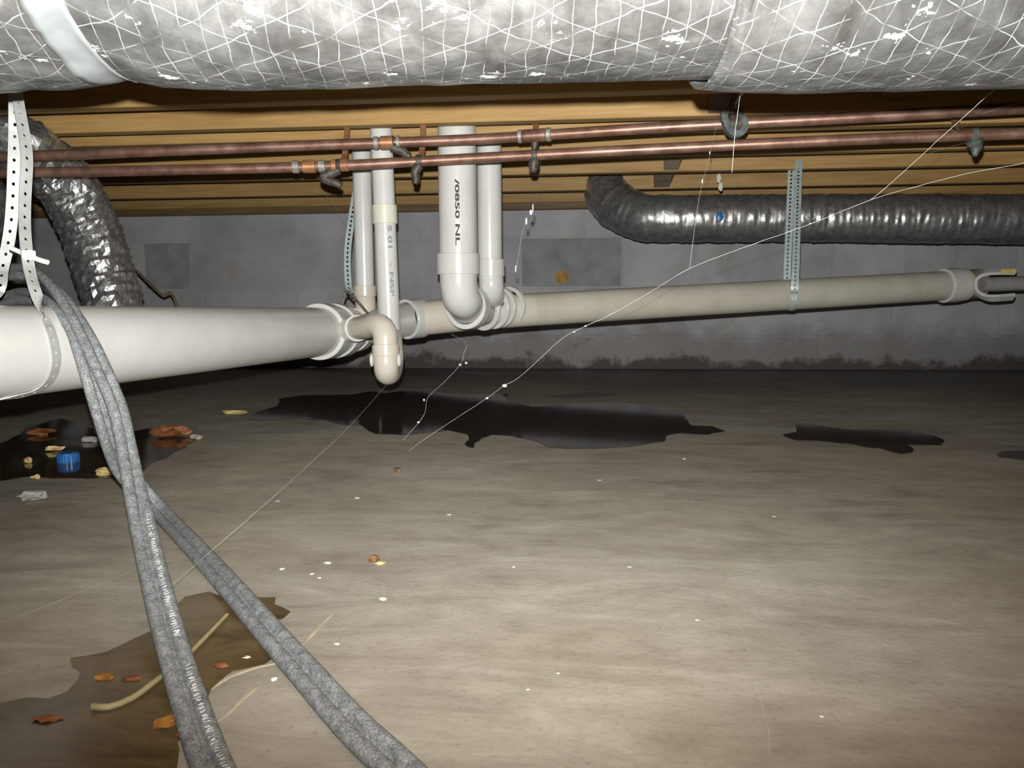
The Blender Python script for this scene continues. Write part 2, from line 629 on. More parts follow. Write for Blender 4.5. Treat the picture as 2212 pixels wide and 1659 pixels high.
fl_o = MB().add(*box((X0 - 0.2, -1.6, -0.10), (X1 + 0.2, YW + 0.22, 0.0))).build('floor', 'floor')
structure(fl_o, 'stained grey brown concrete slab floor')

wall = MB().add(*box((X0, YW + 0.0016, 0.0), (X1, YW + 0.2, ZW))).build('wall_back', 'block', loc=(0, YW, 0))
structure(wall, 'grey painted concrete block wall')
courses = [(0.0, 0.127), (0.137, 0.330), (0.340, 0.533), (0.543, ZW)]
meshes = {}


def block(xa, xb, za, zb, mat):
    key = (round(xb - xa, 3), round(zb - za, 3), mat)
    if key not in meshes:
        vv, ff = bevel_box((0, 0, 0), (xb - xa, 0.03, zb - za), 0.0014)
        me = bpy.data.meshes.new('block')
        me.from_pydata(vv, [], ff)
        me.materials.append(MT[mat])
        meshes[key] = me
    o = bpy.data.objects.new('block', meshes[key])
    COL.objects.link(o)
    o.parent = wall
    o.location = (xa, random.uniform(-0.0008, 0.0004), za)
    return o


joints = {
    2: [-3.76, -3.35, -2.95, -2.54, -2.13, -1.93, -1.72, -1.31, -0.905, -0.50, -0.30, 0.11, 0.53, 0.94, 1.22, 1.63, 2.03, 2.44, 2.85, X1],
}
for ci, (za, zb) in enumerate(courses):
    if ci == 2:
        js = [X0] + joints[2]
    else:
        js = [X0]
        x = X0 + (0.20 if ci != 0 else 0.33)
        while x < X1 - 0.05:
            js.append(x)
            x += 0.406
        js.append(X1)
    for a, b in zip(js, js[1:]):
        if b - a < 0.03:
            continue
        dark = ci == 2 and (abs(a + 1.93) < 0.01 or abs(a + 0.30) < 0.01)
        block(a + 0.004, b - 0.004, za, zb, 'block_dark' if dark else 'block')
sp = PY(1213, 599, YW)
sv, sf = lump((sp.x, YW - 0.0016, sp.z), 0.030, 0.0016, 0.026, 3, 0, 0.35)
so = MB().add(sv, sf).build('stain_spot', 'stainspot', parent=wall)

wl = MB().add(*box((X0 - 0.2, -1.6, 0), (X0, YW + 0.2, ZW))).build('wall_left', 'block')
wr = MB().add(*box((X1, -1.6, 0), (X1 + 0.2, YW + 0.2, ZW))).build('wall_right', 'block')
structure(wl, 'grey block side wall')
structure(wr, 'grey block side wall')

ceil = MB().add(*box((X0 - 0.2, -1.6, ZJ + 0.235), (X1 + 0.2, YW + 0.2, ZJ + 0.255))).build('ceiling', 'subfloor', loc=(0, 0, ZJ))
structure(ceil, 'plywood subfloor on pine joists')
JY = [-0.87, -0.46, -0.06, 0.34, 0.75, 1.16, 1.565, 1.79, 1.945, 2.275, 2.565, 2.965]
for y in JY:
    MB().add(*bevel_box((X0, y, ZJ), (X1, y + 0.038, ZJ + 0.235), 0.002)).build('floor_joist', 'joist', parent=ceil)
MB().add(*bevel_box((X0, YW + 0.02, ZJ), (X1, YW + 0.058, ZJ + 0.235), 0.002)).build('rim_joist', 'joist', parent=ceil)
MB().add(*bevel_box((X0, YW - 0.035, ZW), (X1, YW + 0.11, ZJ), 0.002)).build('sill_plate', 'sill', parent=ceil)
# diagonal bridging boards between the joists
xb = PY(1560, 245, 1.79).x
for ya, yb, wd in ((1.565, 1.79, 0.056), (1.79, 1.945, 0.056), (2.275, 2.565, 0.062), (2.565, 2.965, 0.075)):
    g = MB()
    y0_, y1_ = ya + 0.0385, yb - 0.0005
    z0_, z1_ = ZJ + 0.20, ZJ + 0.004
    x_a = xb - wd / 2 - (0.02 if ya > 2 else 0) + random.uniform(-0.006, 0.006)
    t_ = 0.019
    vv = [(x_a, y0_, z0_), (x_a + wd, y0_, z0_), (x_a + wd * 0.72, y1_, z1_), (x_a, y1_, z1_),
          (x_a, y0_, z0_ + t_), (x_a + wd, y0_, z0_ + t_), (x_a + wd, y1_, z1_ + t_ * 2.5), (x_a, y1_, z1_ + t_ * 2.5)]
    g.add(vv, box((0, 0, 0), (1, 1, 1))[1]).build('bridging_board', 'bridging', parent=ceil)

# ------------------------------------------------------------------ big foil-wrapped duct under the joists
DC = CAM + HZ * 0.792
DC.z = 0.590
prof_px = [(-900, 186), (-100, 188), (0, 187), (20, 184), (60, 182), (150, 180), (225, 178), (258, 172), (300, 162), (335, 170), (380, 177), (480, 182), (560, 184), (700, 181), (900, 174), (1200, 170), (1500, 168)]
profB_px = [(1500, 178), (1600, 184), (1720, 187), (1900, 184), (2212, 179), (3200, 180)]


def interp(tab, x):
    if x <= tab[0][0]:
        return tab[0][1]
    for (a, ya), (b, yb) in zip(tab, tab[1:]):
        if x <= b:
            t = (x - a) / (b - a)
            t = t * t * (3 - 2 * t)
            return ya + (yb - ya) * t
    return tab[-1][1]


def duct_mesh(u0, u1, du, tab, out, crumple):
    NR = 72
    A, B, EX = 0.112 + out, 0.084 + out, 2.05
    nu = int((u1 - u0) / du)
    v, f, uv = [], [], []
    arc = [0.0]
    ringp = []
    for j in range(NR):
        t = -math.pi / 2 + 2 * math.pi * j / NR
        c_, s_ = math.cos(t), math.sin(t)
        ringp.append((A * math.copysign(abs(c_) ** (2 / EX), c_), B * math.copysign(abs(s_) ** (2 / EX), s_)))
    for j in range(1, NR + 1):
        a, b = ringp[j - 1], ringp[j % NR]
        arc.append(arc[-1] + math.hypot(b[0] - a[0], b[1] - a[1]))
    for i in range(nu + 1):
        u = u0 + (u1 - u0) * i / nu
        px = 1106 + F * u / 0.815
        dz = -(interp(tab, px) - 176) / F * 0.83
        pinch = math.exp(-((u + 0.383) / 0.022) ** 2)
        for j, (a, b) in enumerate(ringp):
            low = max(0.0, -b / B)
            cr = crumple * (1.0 + 2.5 * max(0, min(1, (-0.36 - u) / 0.05)))
            q = Vector((u * 9, a * 14, b * 14))
            d_ = cr * (noise.noise(q) * 0.6 + noise.noise(q * 2.7) * 0.4 + 0.35 * noise.noise(q * 6.1)) * (0.35 + 0.65 * (1 - low ** 6))
            k_ = 1 + d_ / 0.1 - 0.03 * pinch
            p = DC + R0 * u + HZ * (a * k_)
            z_ = b * k_ + dz * low
            p.z = min(DC.z + z_, ZJ - 0.001)
            v.append(p)
    for i in range(nu):
        for j in range(NR):
            a, b = i * NR + j, i * NR + (j + 1) % NR
            f.append((a, a + NR, b + NR, b))
            ua, ub = u0 + (u1 - u0) * i / nu, u0 + (u1 - u0) * (i + 1) / nu
            uv += [(ua, arc[j]), (ub, arc[j]), (ub, arc[j + 1]), (ua, arc[j + 1])]
    return v, f, uv


def uv_build(name, v, f, uv, mat, parent, thick=0.0):
    b = BASE[parent.name]
    me = bpy.data.meshes.new(name)
    me.from_pydata([p - b for p in v], [], f)
    me.materials.append(MT[mat])
    lay = me.uv_layers.new(name='UVMap')
    for i, c_ in enumerate(uv):
        lay.data[i].uv = c_
    me.polygons.foreach_set('use_smooth', [True] * len(me.polygons))
    o = bpy.data.objects.new(name, me)
    COL.objects.link(o)
    o.parent = parent
    BASE[o.name] = b
    if thick:
        md = o.modifiers.new('thickness', 'SOLIDIFY')
        md.thickness = thick
        md.offset = -1
    return o


duct = thing('wrapped_duct', (DC.x, DC.y, DC.z - 0.085), 'large silver foil wrapped air duct hung under the joists', 'duct')
v_, f_, uv_ = duct_mesh(-1.7, 0.26, 0.008, prof_px, 0.0, 0.0042)
uv_build('foil_wrap', v_, f_, uv_, 'foil', duct, 0.003)
v_, f_, uv_ = duct_mesh(0.190, 1.7, 0.008, profB_px, 0.0035, 0.0034)
w2 = uv_build('foil_wrap', v_, f_, uv_, 'foil', duct, 0.004)
# lip of the overlapping wrap, and the band that pulls the wrap in
v_, f_, uv_ = duct_mesh(0.186, 0.200, 0.0035, [(0, 177), (3000, 177)], 0.0046, 0.002)
lp = uv_build('overlap_lip', v_, f_, uv_, 'foil', duct, 0.003)
lp['label'] = 'pale frayed edge of the overlapping wrap'
v_, f_, uv_ = duct_mesh(-0.402, -0.366, 0.006, prof_px, 0.0022, 0.0042)
bd = uv_build('duct_band', v_, f_, uv_, 'tape', duct, 0.002)
bd['label'] = 'grey band cinched round the duct'


# ------------------------------------------------------------------ flexible foil ducts
def flex_duct(name, pts, r, seed, mat, label, amp, ribs, group=None, nseg=48, step=0.006, flat=True, extra=None):
    path = spline(pts, step)
    fr = frames(path)
    v, f = [], []
    L = 0.0
    for i, (p, (t, n, s)) in enumerate(zip(path, fr)):
        if i:
            L += (p - path[i - 1]).length
        for j in range(nseg):
            a = 2 * math.pi * j / nseg
            q = Vector((math.cos(a) * r, math.sin(a) * r, L)) * 26 + Vector((seed, 0, 0))
            rr = r + amp * (noise.noise(q) + 0.7 * noise.noise(q * 2.3) + 0.4 * noise.noise(q * 4.7))
            rr += ribs * math.sin(L * 2 * math.pi / 0.024 + 1.2 * noise.noise(q * 0.4))
            if extra:
                rr += extra(L, a)
            v.append(p + (n * math.cos(a) + s * math.sin(a)) * rr)
    m = nseg
    for i in range(len(path) - 1):
        for j in range(m):
            a, b = i * m + j, i * m + (j + 1) % m
            f.append((a, b, b + m, a + m))
    f.append(tuple(range(m - 1, -1, -1)))
    f.append(tuple(range((len(path) - 1) * m, len(path) * m)))
    lo = min(path, key=lambda p: p.z)
    t = thing(name, (lo.x, lo.y, lo.z - r), label, 'duct', group)
    MB().add(v, f).build('foil_sleeve', mat, parent=t, smooth=0 if flat else 70)
    return t, path


fx, fxp = flex_duct('flexible_duct', [PD(-260, 300, 1.84), PD(-130, 290, 1.81), PD(-40, 289, 1.79), PD(40, 314, 1.80), PD(100, 356, 1.88), PD(150, 412, 1.94), PD(192, 492, 1.99),
                         PD(222, 585, 2.01), PD(243, 655, 2.01), PD(240, 715, 2.02), PD(190, 760, 2.05), PD(90, 770, 2.10), PD(-60, 770, 2.14), PD(-260, 770, 2.2)],
          0.068, 3.0, 'flex', 'crinkled silver flexible duct curving down behind the thick white pipe', 0.0068, 0.0018, nseg=44, step=0.009)
flex_duct('flexible_duct', [PD(-230, 300, 2.10), PD(-120, 350, 2.12), PD(-62, 420, 2.14), PD(-60, 470, 2.15), PD(-110, 540, 2.16), PD(-220, 600, 2.18), PD(-420, 640, 2.2)],
          0.082, 9.0, 'flex', 'crinkled silver flexible duct bending away beside the perforated hanging strap', 0.0068, 0.0018, nseg=44, step=0.009)


def seam(L, a):
    return 0.0016 * noise.noise(Vector((L * 95, a * 0.7, 3.0))) + 0.004 * math.exp(-((L - 0.30) / 0.012) ** 2) - 0.003 * math.exp(-((L - 0.46) / 0.006) ** 2) - 0.002 * math.exp(-((L - 1.02) / 0.005) ** 2)


sl, slp = flex_duct('insulated_duct', [PD(1300, 318, 3.02), PD(1302, 372, 2.96), PD(1318, 430, 2.90), PD(1375, 466, 2.82), PD(1450, 472, 2.78), PD(1700, 471, 2.74), PD(1950, 472, 2.68), PD(2212, 474, 2.62), PD(2700, 478, 2.52)],
          0.080, 21.0, 'sleeve', 'dark silver foil sleeved duct running along the block wall', 0.0024, 0.0003, step=0.004, flat=False, extra=seam)
c0 = PD(1555, 468, 2.655)
MB().add(*lump(c0, 0.012, 0.003, 0.016, 4)).build('blue_patch', 'blue', parent=sl)
for (x, y) in ((1553, 385), (1557, 403)):
    MB().add(*lump(PD(x, y, 2.60), 0.008, 0.004, 0.015, x)).build('foil_tab', 'white_chip', parent=sl)

# ------------------------------------------------------------------ thick sewer pipe at the left, its wye and the trap
PA, PB = PD(0, 761, 0.995), PD(688, 717, 1.90)
dirp = (PB - PA).normalized()
PA2 = PA - dirp * 1.1
rp = 0.0572
drain = thing('drain_pipe', (PA.x, PA.y, 0.0), 'thick off white drain pipe ending in a branched fitting', 'pipe')
MB().add(*tube([PA2, PB + dirp * 0.03], rp, 48, straight=True)).build('pipe_run', 'pvc', parent=drain, smooth=60)
# wye: open hub rims stepping down to the 3 inch line
WY = MB()
WY.add(*ring(PB, dirp, rp * 0.98, 0.0665, 0.052, 40))
WY.add(*lathe(PB + dirp * 0.045, dirp, [(0, 0.0655), (0.012, 0.063), (0.10, 0.060), (0.17, 0.052), (0.20, 0.050)], 40))
MB.build(WY, 'wye_body', 'pvc', parent=drain, smooth=40)
P2 = PB + dirp * 0.085
MB().add(*ring(P2, dirp, 0.058, 0.067, 0.045, 40)).build('hub_collar', 'pvc', parent=drain, smooth=40)
P3 = PB + dirp * 0.19
MB().add(*ring(P3, dirp, 0.045, 0.0585, 0.04, 36)).build('hub_collar', 'pvc_cream', parent=drain, smooth=40)

# main 3 inch line to the right
MA = P3 + dirp * 0.02
M1 = PD(900, 689, 2.10)
M2 = PD(1010, 678, 2.14)
M3 = PD(1150, 669, 2.20)
M4 = PD(2045, 617, 2.47)
rm = 0.0445
main = thing('drain_pipe', (M3.x, M3.y, 0), 'long beige drain pipe running beside the block wall, strapped up', 'pipe')
MB().add(*tube([MA, M1 + (M1 - MA) * 0.02], rm, 36, straight=True)).build('pipe_run', 'pvc_grey_and_shade', parent=main, smooth=60)  # shadow of the trap put into the colour as darker grey
MB().add(*tube([M1, M2, M3], rm, 36, straight=True)).build('pipe_run', 'pvc_cream', parent=main, smooth=60)
MB().add(*tube([M3 - (M4 - M3) * 0.02, M4 + (M4 - M3) * 0.06], rm, 40, straight=True)).build('pipe_run', 'pvc_main', parent=main, smooth=60)
d12 = (M2 - M1).normalized()
d34 = (M4 - M3).normalized()
rimd = (M3 - M2).normalized() * 0.5 + dirp * 0.5
MB().add(*ring(PD(876, 690, 2.08), (dirp + d12).normalized(), rm * 0.99, 0.0515, 0.05, 36)).build('hub_collar', 'pvc', parent=main, smooth=40)
for x, y, d_, rr in ((1042, 668, 2.09, 0.0555), (1064, 666, 2.12, 0.0545), (1078, 664, 2.14, 0.0535), (1098, 662, 2.17, 0.0535)):
    MB().add(*ring(PD(x, y, d_), rimd.normalized(), rm * 0.99, rr, 0.012, 36)).build('hub_collar', 'pvc', parent=main, smooth=40)
# coupling, step and branch at the far end
MB().add(*ring(M4 - d34 * 0.012, d34, rm * 0.99, 0.0520, 0.052, 36)).build('coupling', 'pvc', parent=main, smooth=40)
MB().add(*lathe(M4 + d34 * 0.04, d34, [(0, 0.0465), (0.004, 0.0490), (0.022, 0.0490), (0.026, 0.0455), (0.075, 0.0445)], 36)).build('reducer', 'pvc_main', parent=main, smooth=40)

# white U clamp that grips a grey pipe at the far end
UD = 2.42
uc = [PD(2190, 587, UD - 0.03), PD(2150, 587, UD - 0.02), PD(2128, 590, UD), PD(2110, 601, UD + 0.01), PD(2104, 615, UD + 0.01), PD(2110, 631, UD + 0.01), PD(2128, 642, UD), PD(2150, 644, UD - 0.02), PD(2190, 641, UD - 0.03)]
clamp = thing('pipe_clamp', uc[4], 'white U shaped clamp at the end of the beige pipe', 'clamp')
up_ = spline(uc, 0.004)
MB().add(*sweep(up_, [(-0.012, -0.0045), (0.012, -0.0045), (0.012, 0.0045), (-0.012, 0.0045)], hint=lambda i, p: p - PD(2150, 615, UD))).build('clamp_band', 'pvc', parent=clamp, smooth=40)
q = PD(2178, 586, UD - 0.041)
MB().add(*bevel_box((q.x - 0.022, q.y - 0.003, q.z - 0.007), (q.x + 0.022, q.y + 0.001, q.z + 0.007), 0.001)).build('paper_label', 'yellowchip', parent=clamp)
gp = MB().add(*tube([PD(2122, 615, UD), PD(2212, 612, UD), PD(2420, 606, UD)], 0.0215, 28, straight=True)).build('grey_pipe', 'pvc_grey_and_shade', loc=PD(2212, 612, UD), smooth=60)
tag(gp, 'slim grey pipe held inside the white U clamp', 'pipe')

# 3 inch riser with its sweep elbow
RX = PY(988, 400, 1.885)
r3 = 0.0440
riser = thing('riser_pipe', (RX.x, RX.y, 0), 'wide white vertical pipe with black printing and a sweeping elbow', 'pipe')
zt = ZJ + 0.20
zh = PY(988, 548, 1.885).z
zh2 = PY(988, 593, 1.885).z
MB().add(*tube([(RX.x, RX.y, zh - 0.01), (RX.x, RX.y, zt)], r3, 40, straight=True)).build('pipe_run', 'pvc', parent=riser, smooth=60)
run3 = bpy.data.objects[[c_.name for c_ in riser.children][0]]
MB().add(*ring(Vector((RX.x, RX.y, zh2)), (0, 0, 1), r3 * 0.99, 0.0505, zh - zh2, 40)).build('hub_collar', 'pvc', parent=riser, smooth=40)
E_end = PD(1046, 668, 2.15)
el = [Vector((RX.x, RX.y, zh2 + 0.004)), Vector((RX.x, RX.y, zh2 - 0.02)), Vector((RX.x + 0.003, RX.y + 0.008, zh2 - 0.05)), PD(1001, 648, 1.92), PD(1008, 661, 1.99), PD(1024, 666, 2.07), E_end]
MB().add(*tube(el, 0.0438, 40, 0.006)).build('sweep_elbow', 'pvc', parent=riser, smooth=60)
dE = (E_end - PD(1008, 661, 1.985)).normalized()
MB().add(*ring(PD(1005, 663, 1.985), (dE * 0.8 + R0 * 0.15).normalized(), 0.0430, 0.0548, 0.03, 40)).build('elbow_rim', 'pvc', parent=riser, smooth=40)
# printing down the riser: each letter lies on the round face
tv, tf = text_marks('/0850 NL', 0.0135)
g = MB()
ang0 = math.atan2(-1, 0.16)
zt0 = PY(1000, 387, 1.84).z
wtot = max(p.x for p in tv)
zl0 = PY(1000, 530, 1.84).z
scl = (zt0 - zl0) / wtot


def wrap(p, R_=r3 + 0.0006):
    a = ang0 + (p.y - 0.005) / R_ * 1.0
    return Vector((RX.x + R_ * math.cos(a), RX.y + R_ * math.sin(a), zt0 - p.x * scl))


g.add([wrap(p) for p in tv], tf).build('printed_lettering', 'primer', parent=run3)['kind'] = 'stuff'

# 2 inch riser behind it
RX2 = PY(1057, 400, 2.02)
riser2 = thing('riser_pipe', (RX2.x, RX2.y, 0), 'medium white vertical pipe close behind the printed wide one', 'pipe')
zz = PY(1060, 560, 2.02).z
zz2 = PY(1060, 597, 2.02).z
MB().add(*tube([(RX2.x, RX2.y, zz - 0.01), (RX2.x, RX2.y, zt)], 0.0305, 32, straight=True)).build('pipe_run', 'pvc', parent=riser2, smooth=60)
MB().add(*ring(Vector((RX2.x + 0.002, RX2.y, zz2)), (0, 0, 1), 0.0295, 0.0345, zz - zz2, 32)).build('hub_collar', 'pvc', parent=riser2, smooth=40)
MB().add(*tube([(RX2.x + 0.002, RX2.y, zz2 + 0.004), (RX2.x + 0.003, RX2.y + 0.01, zz2 - 0.04), PD(1065, 655, 2.16)], 0.0312, 32, 0.008)).build('tee_branch', 'pvc', parent=riser2, smooth=60)

# slim riser that feeds the wye
RX3 = PY(784, 450, 2.06)
riser3 = thing('riser_pipe', (RX3.x, RX3.y, 0), 'slim white vertical pipe standing on the branched fitting behind the trap', 'pipe')
z3a, z3b = PY(787, 617, 2.06).z, PY(787, 640, 2.06).z
MB().add(*tube([(RX3.x, RX3.y, z3a - 0.01), (RX3.x, RX3.y, zt)], 0.0242, 28, straight=True)).build('pipe_run', 'pvc', parent=riser3, smooth=60)
MB().add(*ring(Vector((RX3.x, RX3.y, z3b)), (0, 0, 1), 0.0235, 0.0295, z3a - z3b, 32)).build('hub_collar', 'pvc_cream', parent=riser3, smooth=40)
MB().add(*lathe(Vector((RX3.x, RX3.y, z3b + 0.003)), (0.02, 0.0, -1), [(0, 0.029), (0.004, 0.0265), (0.05, 0.027), (0.075, 0.030)], 32)).build('wye_branch', 'pvc_cream', parent=riser3, smooth=40)

# front riser and trap
RX4 = PY(826, 380, 1.875)
trap = thing('trap_pipe', (RX4.x, RX4.y, 0), 'cream trap bend hanging in front of the branched fitting, fed by a white riser', 'pipe')
B4 = PY(842, 722, 1.875)
T4 = PY(825, 330, 1.875)
up4 = (T4 - B4)
TT = B4 + up4 * ((zt - B4.z) / up4.z)
MB().add(*tube([B4 - up4.normalized() * 0.03, TT], 0.0256, 30, straight=True)).build('pipe_run', 'pvc', parent=trap, smooth=60)
run4 = [c_ for c_ in trap.children][0]
ca, cb = (B4 + up4 * ((PY(829, y_, 1.875).z - B4.z) / up4.z) for y_ in (484, 443))
MB().add(*ring(ca, up4, 0.0245, 0.0292, (cb - ca).length, 32)).build('coupling', 'pvc_coupling', parent=trap, smooth=40)
DT = 1.76
upath = [B4 + up4.normalized() * 0.0, PD(846, 760, 1.865), PD(845, 790, 1.845), PD(841, 803, 1.81), PD(836, 803, 1.78), PD(834, 788, DT), PD(833, 765, DT)]
MB().add(*tube(upath, 0.0272, 30, 0.005)).build('trap_bend', 'pvc_cream', parent=trap, smooth=60)
jn, jn2 = PD(834, 770, DT), PD(833, 745, DT)
ucol = MB().add(*ring(jn, jn2 - jn, 0.0262, 0.0296, (jn2 - jn).length, 32)).build('union_collar', 'pvc_cream', parent=trap, smooth=40)
for sx_ in (-1, 1):
    MB().add(*lump(PD(833 + sx_ * 30, 778, DT), 0.0045, 0.010, 0.015, 5 + sx_, 0, 0.1)).build('collar_lug', 'pvc', parent=ucol, smooth=60)
epath = [PD(833, 748, DT), PD(832, 725, DT), PD(826, 709, 1.765), PD(812, 702, 1.785), PD(790, 706, 1.83), PD(752, 712, 1.93)]
MB().add(*tube(epath, 0.0266, 30, 0.005)).build('trap_arm', 'pvc_cream', parent=trap, smooth=60)
h0 = PD(760, 711, 1.895)
MB().add(*ring(PD(772, 709, 1.875), (h0 - PD(790, 706, 1.83)), 0.0262, 0.0312, 0.045, 32)).build('hub_collar', 'pvc', parent=trap, smooth=40)
tv, tf = text_marks('S 01   - NSF', 0.014)
wtot = max(p.x for p in tv)
g = MB()
axu = up4.normalized()
sd4 = Vector((1, 0, 0))
sd4 = (sd4 - axu * sd4.dot(axu)).normalized()
bk4 = axu.cross(sd4)
top4, bot4 = PY(840, 486, 1.855), PY(847, 640, 1.855)
len4 = (top4 - bot4).length
st4 = B4 + axu * ((top4 - B4).dot(axu))


def wrap4(p):
    R_ = 0.0262
    a = math.radians(-52) + (p.y - 0.005) / R_
    side = sd4 * math.cos(a) + Vector((0, 1, 0)) * math.sin(a)
    return st4 - axu * (p.x / wtot * len4) + side * R_


g.add([wrap4(p) for p in tv], tf).build('printed_lettering', 'ink_grey', parent=run4)['kind'] = 'stuff'

# ------------------------------------------------------------------ copper lines
cr = 0.0112
upx = [(-420, 345, 1.68), (0, 339, 1.70), (340, 327, 1.72), (700, 313, 1.74), (1040, 300, 1.735), (1450, 274, 1.66), (1863, 253, 1.58), (2212, 234, 1.52), (2700, 208, 1.43)]
lox = [(-420, 381, 1.68), (0, 374, 1.70), (340, 368, 1.72), (700, 359, 1.745), (1040, 341, 1.745), (1450, 320, 1.68), (1863, 301, 1.61), (2212, 288, 1.55), (2700, 268, 1.46)]


def on(tab, x):
    for a, b in zip(tab, tab[1:]):
        if x <= b[0]:
            t = (x - a[0]) / (b[0] - a[0])
            return PD(x, a[1] + (b[1] - a[1]) * t, a[2] + (b[2] - a[2]) * t)


def copper(tab, label, fit):
    t = thing('copper_pipe', on(tab, 1040), label, 'pipe')
    MB().add(*sweep(spline([PD(*p) for p in tab], 0.03), circle(cr, 20))).build('pipe_run', 'copper', parent=t, smooth=60)
    for x0, x1, rr, mat, nm in fit:
        a, b = on(tab, x0), on(tab, x1)
        MB().add(*ring(a, b - a, cr * 0.98, rr, (b - a).length, 20)).build(nm, mat, parent=t, smooth=40)
    return t


copper(upx, 'upper copper water pipe running below the joists', [(808, 818, 0.0135, 'solder', 'solder_joint'), (822, 850, 0.0140, 'copper_new', 'coupling'), (856, 864, 0.0135, 'solder', 'solder_joint'),
       (1119, 1128, 0.0140, 'solder', 'solder_joint'), (1129, 1179, 0.0138, 'copper', 'tee_fitting'), (1180, 1190, 0.0145, 'solder', 'solder_joint')])
copper(lox, 'lower copper water pipe running below the joists', [(632, 646, 0.0138, 'solder', 'solder_joint'), (654, 682, 0.0142, 'copper_new', 'coupling'), (688, 703, 0.0135, 'solder', 'solder_joint'), (716, 752, 0.0135, 'copper_new', 'coupling')])


def hanger(tab, x, lug, label, mat='hanger', rr=(0.0085, 0.0105, 0.006), stem=True, stem_mat='copper_stub'):
    p = on(tab, x)
    tn = (on(tab, x + 20) - on(tab, x - 20)).normalized()
    t = thing('pipe_hanger', p, label, 'pipe hanger')
    MB().add(*ring(p - tn * 0.006, tn, cr * 1.0, cr + 0.0026, 0.012, 20)).build('clamp_ring', mat, parent=t, smooth=40)
    if stem:
        yj = min((y for y in JY if y + 0.02 > p.y - 0.02), key=lambda y: abs(y + 0.02 - p.y))
        top = Vector((p.x, yj + 0.019, ZJ - 0.0005))
        MB().add(*sweep([p + Vector((0, cr + 0.001, 0.0)), Vector((p.x, (p.y + cr) * 0.4 + top.y * 0.6, p.z + 0.03)), top], [(-0.006, -0.002), (-0.003, -0.005), (0.003, -0.005), (0.006, -0.002), (0.006, 0.002), (-0.006, 0.002)], hint=(0, -1, 0.01))).build('strap_stem', stem_mat, parent=t)
    D = (p - CAM).dot(FW)
    pts = [p + Vector((0, 0, -cr * 0.8))] + [PD(a, b, D + 0.004) for a, b in lug]
    path = spline(pts, 0.002)
    n = len(path)
    fr = sweep(path, circle(1.0, 14), scale=lambda i: rr[0] + (rr[1] - rr[0]) * math.sin(math.pi * i / (n - 1)) + (rr[2] - rr[0]) * i / (n - 1))
    MB().add(*fr).build('clamp_lug', mat, parent=t, smooth=60)
    return t


hanger(lox, 732, [(700, 383), (728, 397), (737, 401)], 'dark hanger clamp with a long slanted lug on the lower copper pipe', rr=(0.010, 0.0125, 0.007))
hanger(lox, 905, [(897, 372), (899, 386), (897, 397)], 'dark hooked hanger clamp on the lower copper pipe between slim and wide risers', rr=(0.010, 0.0115, 0.006))
hanger(lox, 1155, [(1153, 356), (1153, 366), (1153, 373)], 'dark teardrop hanger clamp on the lower copper pipe right of the risers', rr=(0.010, 0.0135, 0.006), stem=False)
hanger(lox, 2105, [(2109, 318), (2107, 330), (2107, 338)], 'grey wedge shaped hanger clamp on the lower copper pipe', mat='hanger_grey', rr=(0.016, 0.017, 0.004))
hanger(upx, 846, [(868, 326), (878, 334), (886, 338)], 'dark hanger clamp on the upper copper pipe beside its bright coupling', rr=(0.010, 0.012, 0.007), stem=False)
hanger(upx, 1155, [(1155, 306), (1155, 316), (1154, 324)], 'dark teardrop hanger clamp under the soldered tee of the upper copper pipe', rr=(0.009, 0.0105, 0.004))
# big ring clamp hanging round the upper pipe
p = on(upx, 1588)
rc = thing('ring_clamp', p, 'dark grey rubber lined ring clamp round the upper copper pipe', 'pipe hanger')
Dp = (p - CAM).dot(FW) - 0.012
pts = [PD(1572, 238, Dp), PD(1563, 250, Dp), PD(1569, 268, Dp), PD(1577, 284, Dp), PD(1590, 291, Dp), PD(1602, 286, Dp), PD(1608, 272, Dp), PD(1602, 254, Dp), PD(1592, 240, Dp + 0.01)]
MB().add(*sweep(spline(pts, 0.004), [(-0.008, -0.0065), (0.008, -0.0065), (0.008, 0.0065), (-0.008, 0.0065)], hint=lambda i, q_: q_ - PD(1586, 266, Dp))).build('clamp_band', 'hanger_grey', parent=rc, smooth=40)
MB().add(*ring(p - R0 * 0.014, R0, cr, 0.020, 0.026, 24)).build('rubber_lining', 'hanger', parent=rc, smooth=40)
MB().add(*tube([PD(1592, 240, Dp + 0.01), PD(1590, 224, Dp + 0.01), Vector((p.x, 1.584, ZJ + 0.01))], 0.0028, 10, 0.01)).build('hanger_wire', 'solder', parent=rc, smooth=60)

# ------------------------------------------------------------------ perforated straps
# strap that carries the beige pipe
sxp = PD(1711, 640, 2.36)
axm = d34


def axis_at(A_, B_, x_):
    lo_, hi_ = -1.0, 2.0
    for _ in range(50):
        m_ = (lo_ + hi_) / 2
        q_ = A_.lerp(B_, m_) - CAM
        if 1106 + F * q_.dot(RT) / q_.dot(FW) < x_:
            lo_ = m_
        else:
            hi_ = m_
    return A_.lerp(B_, lo_)


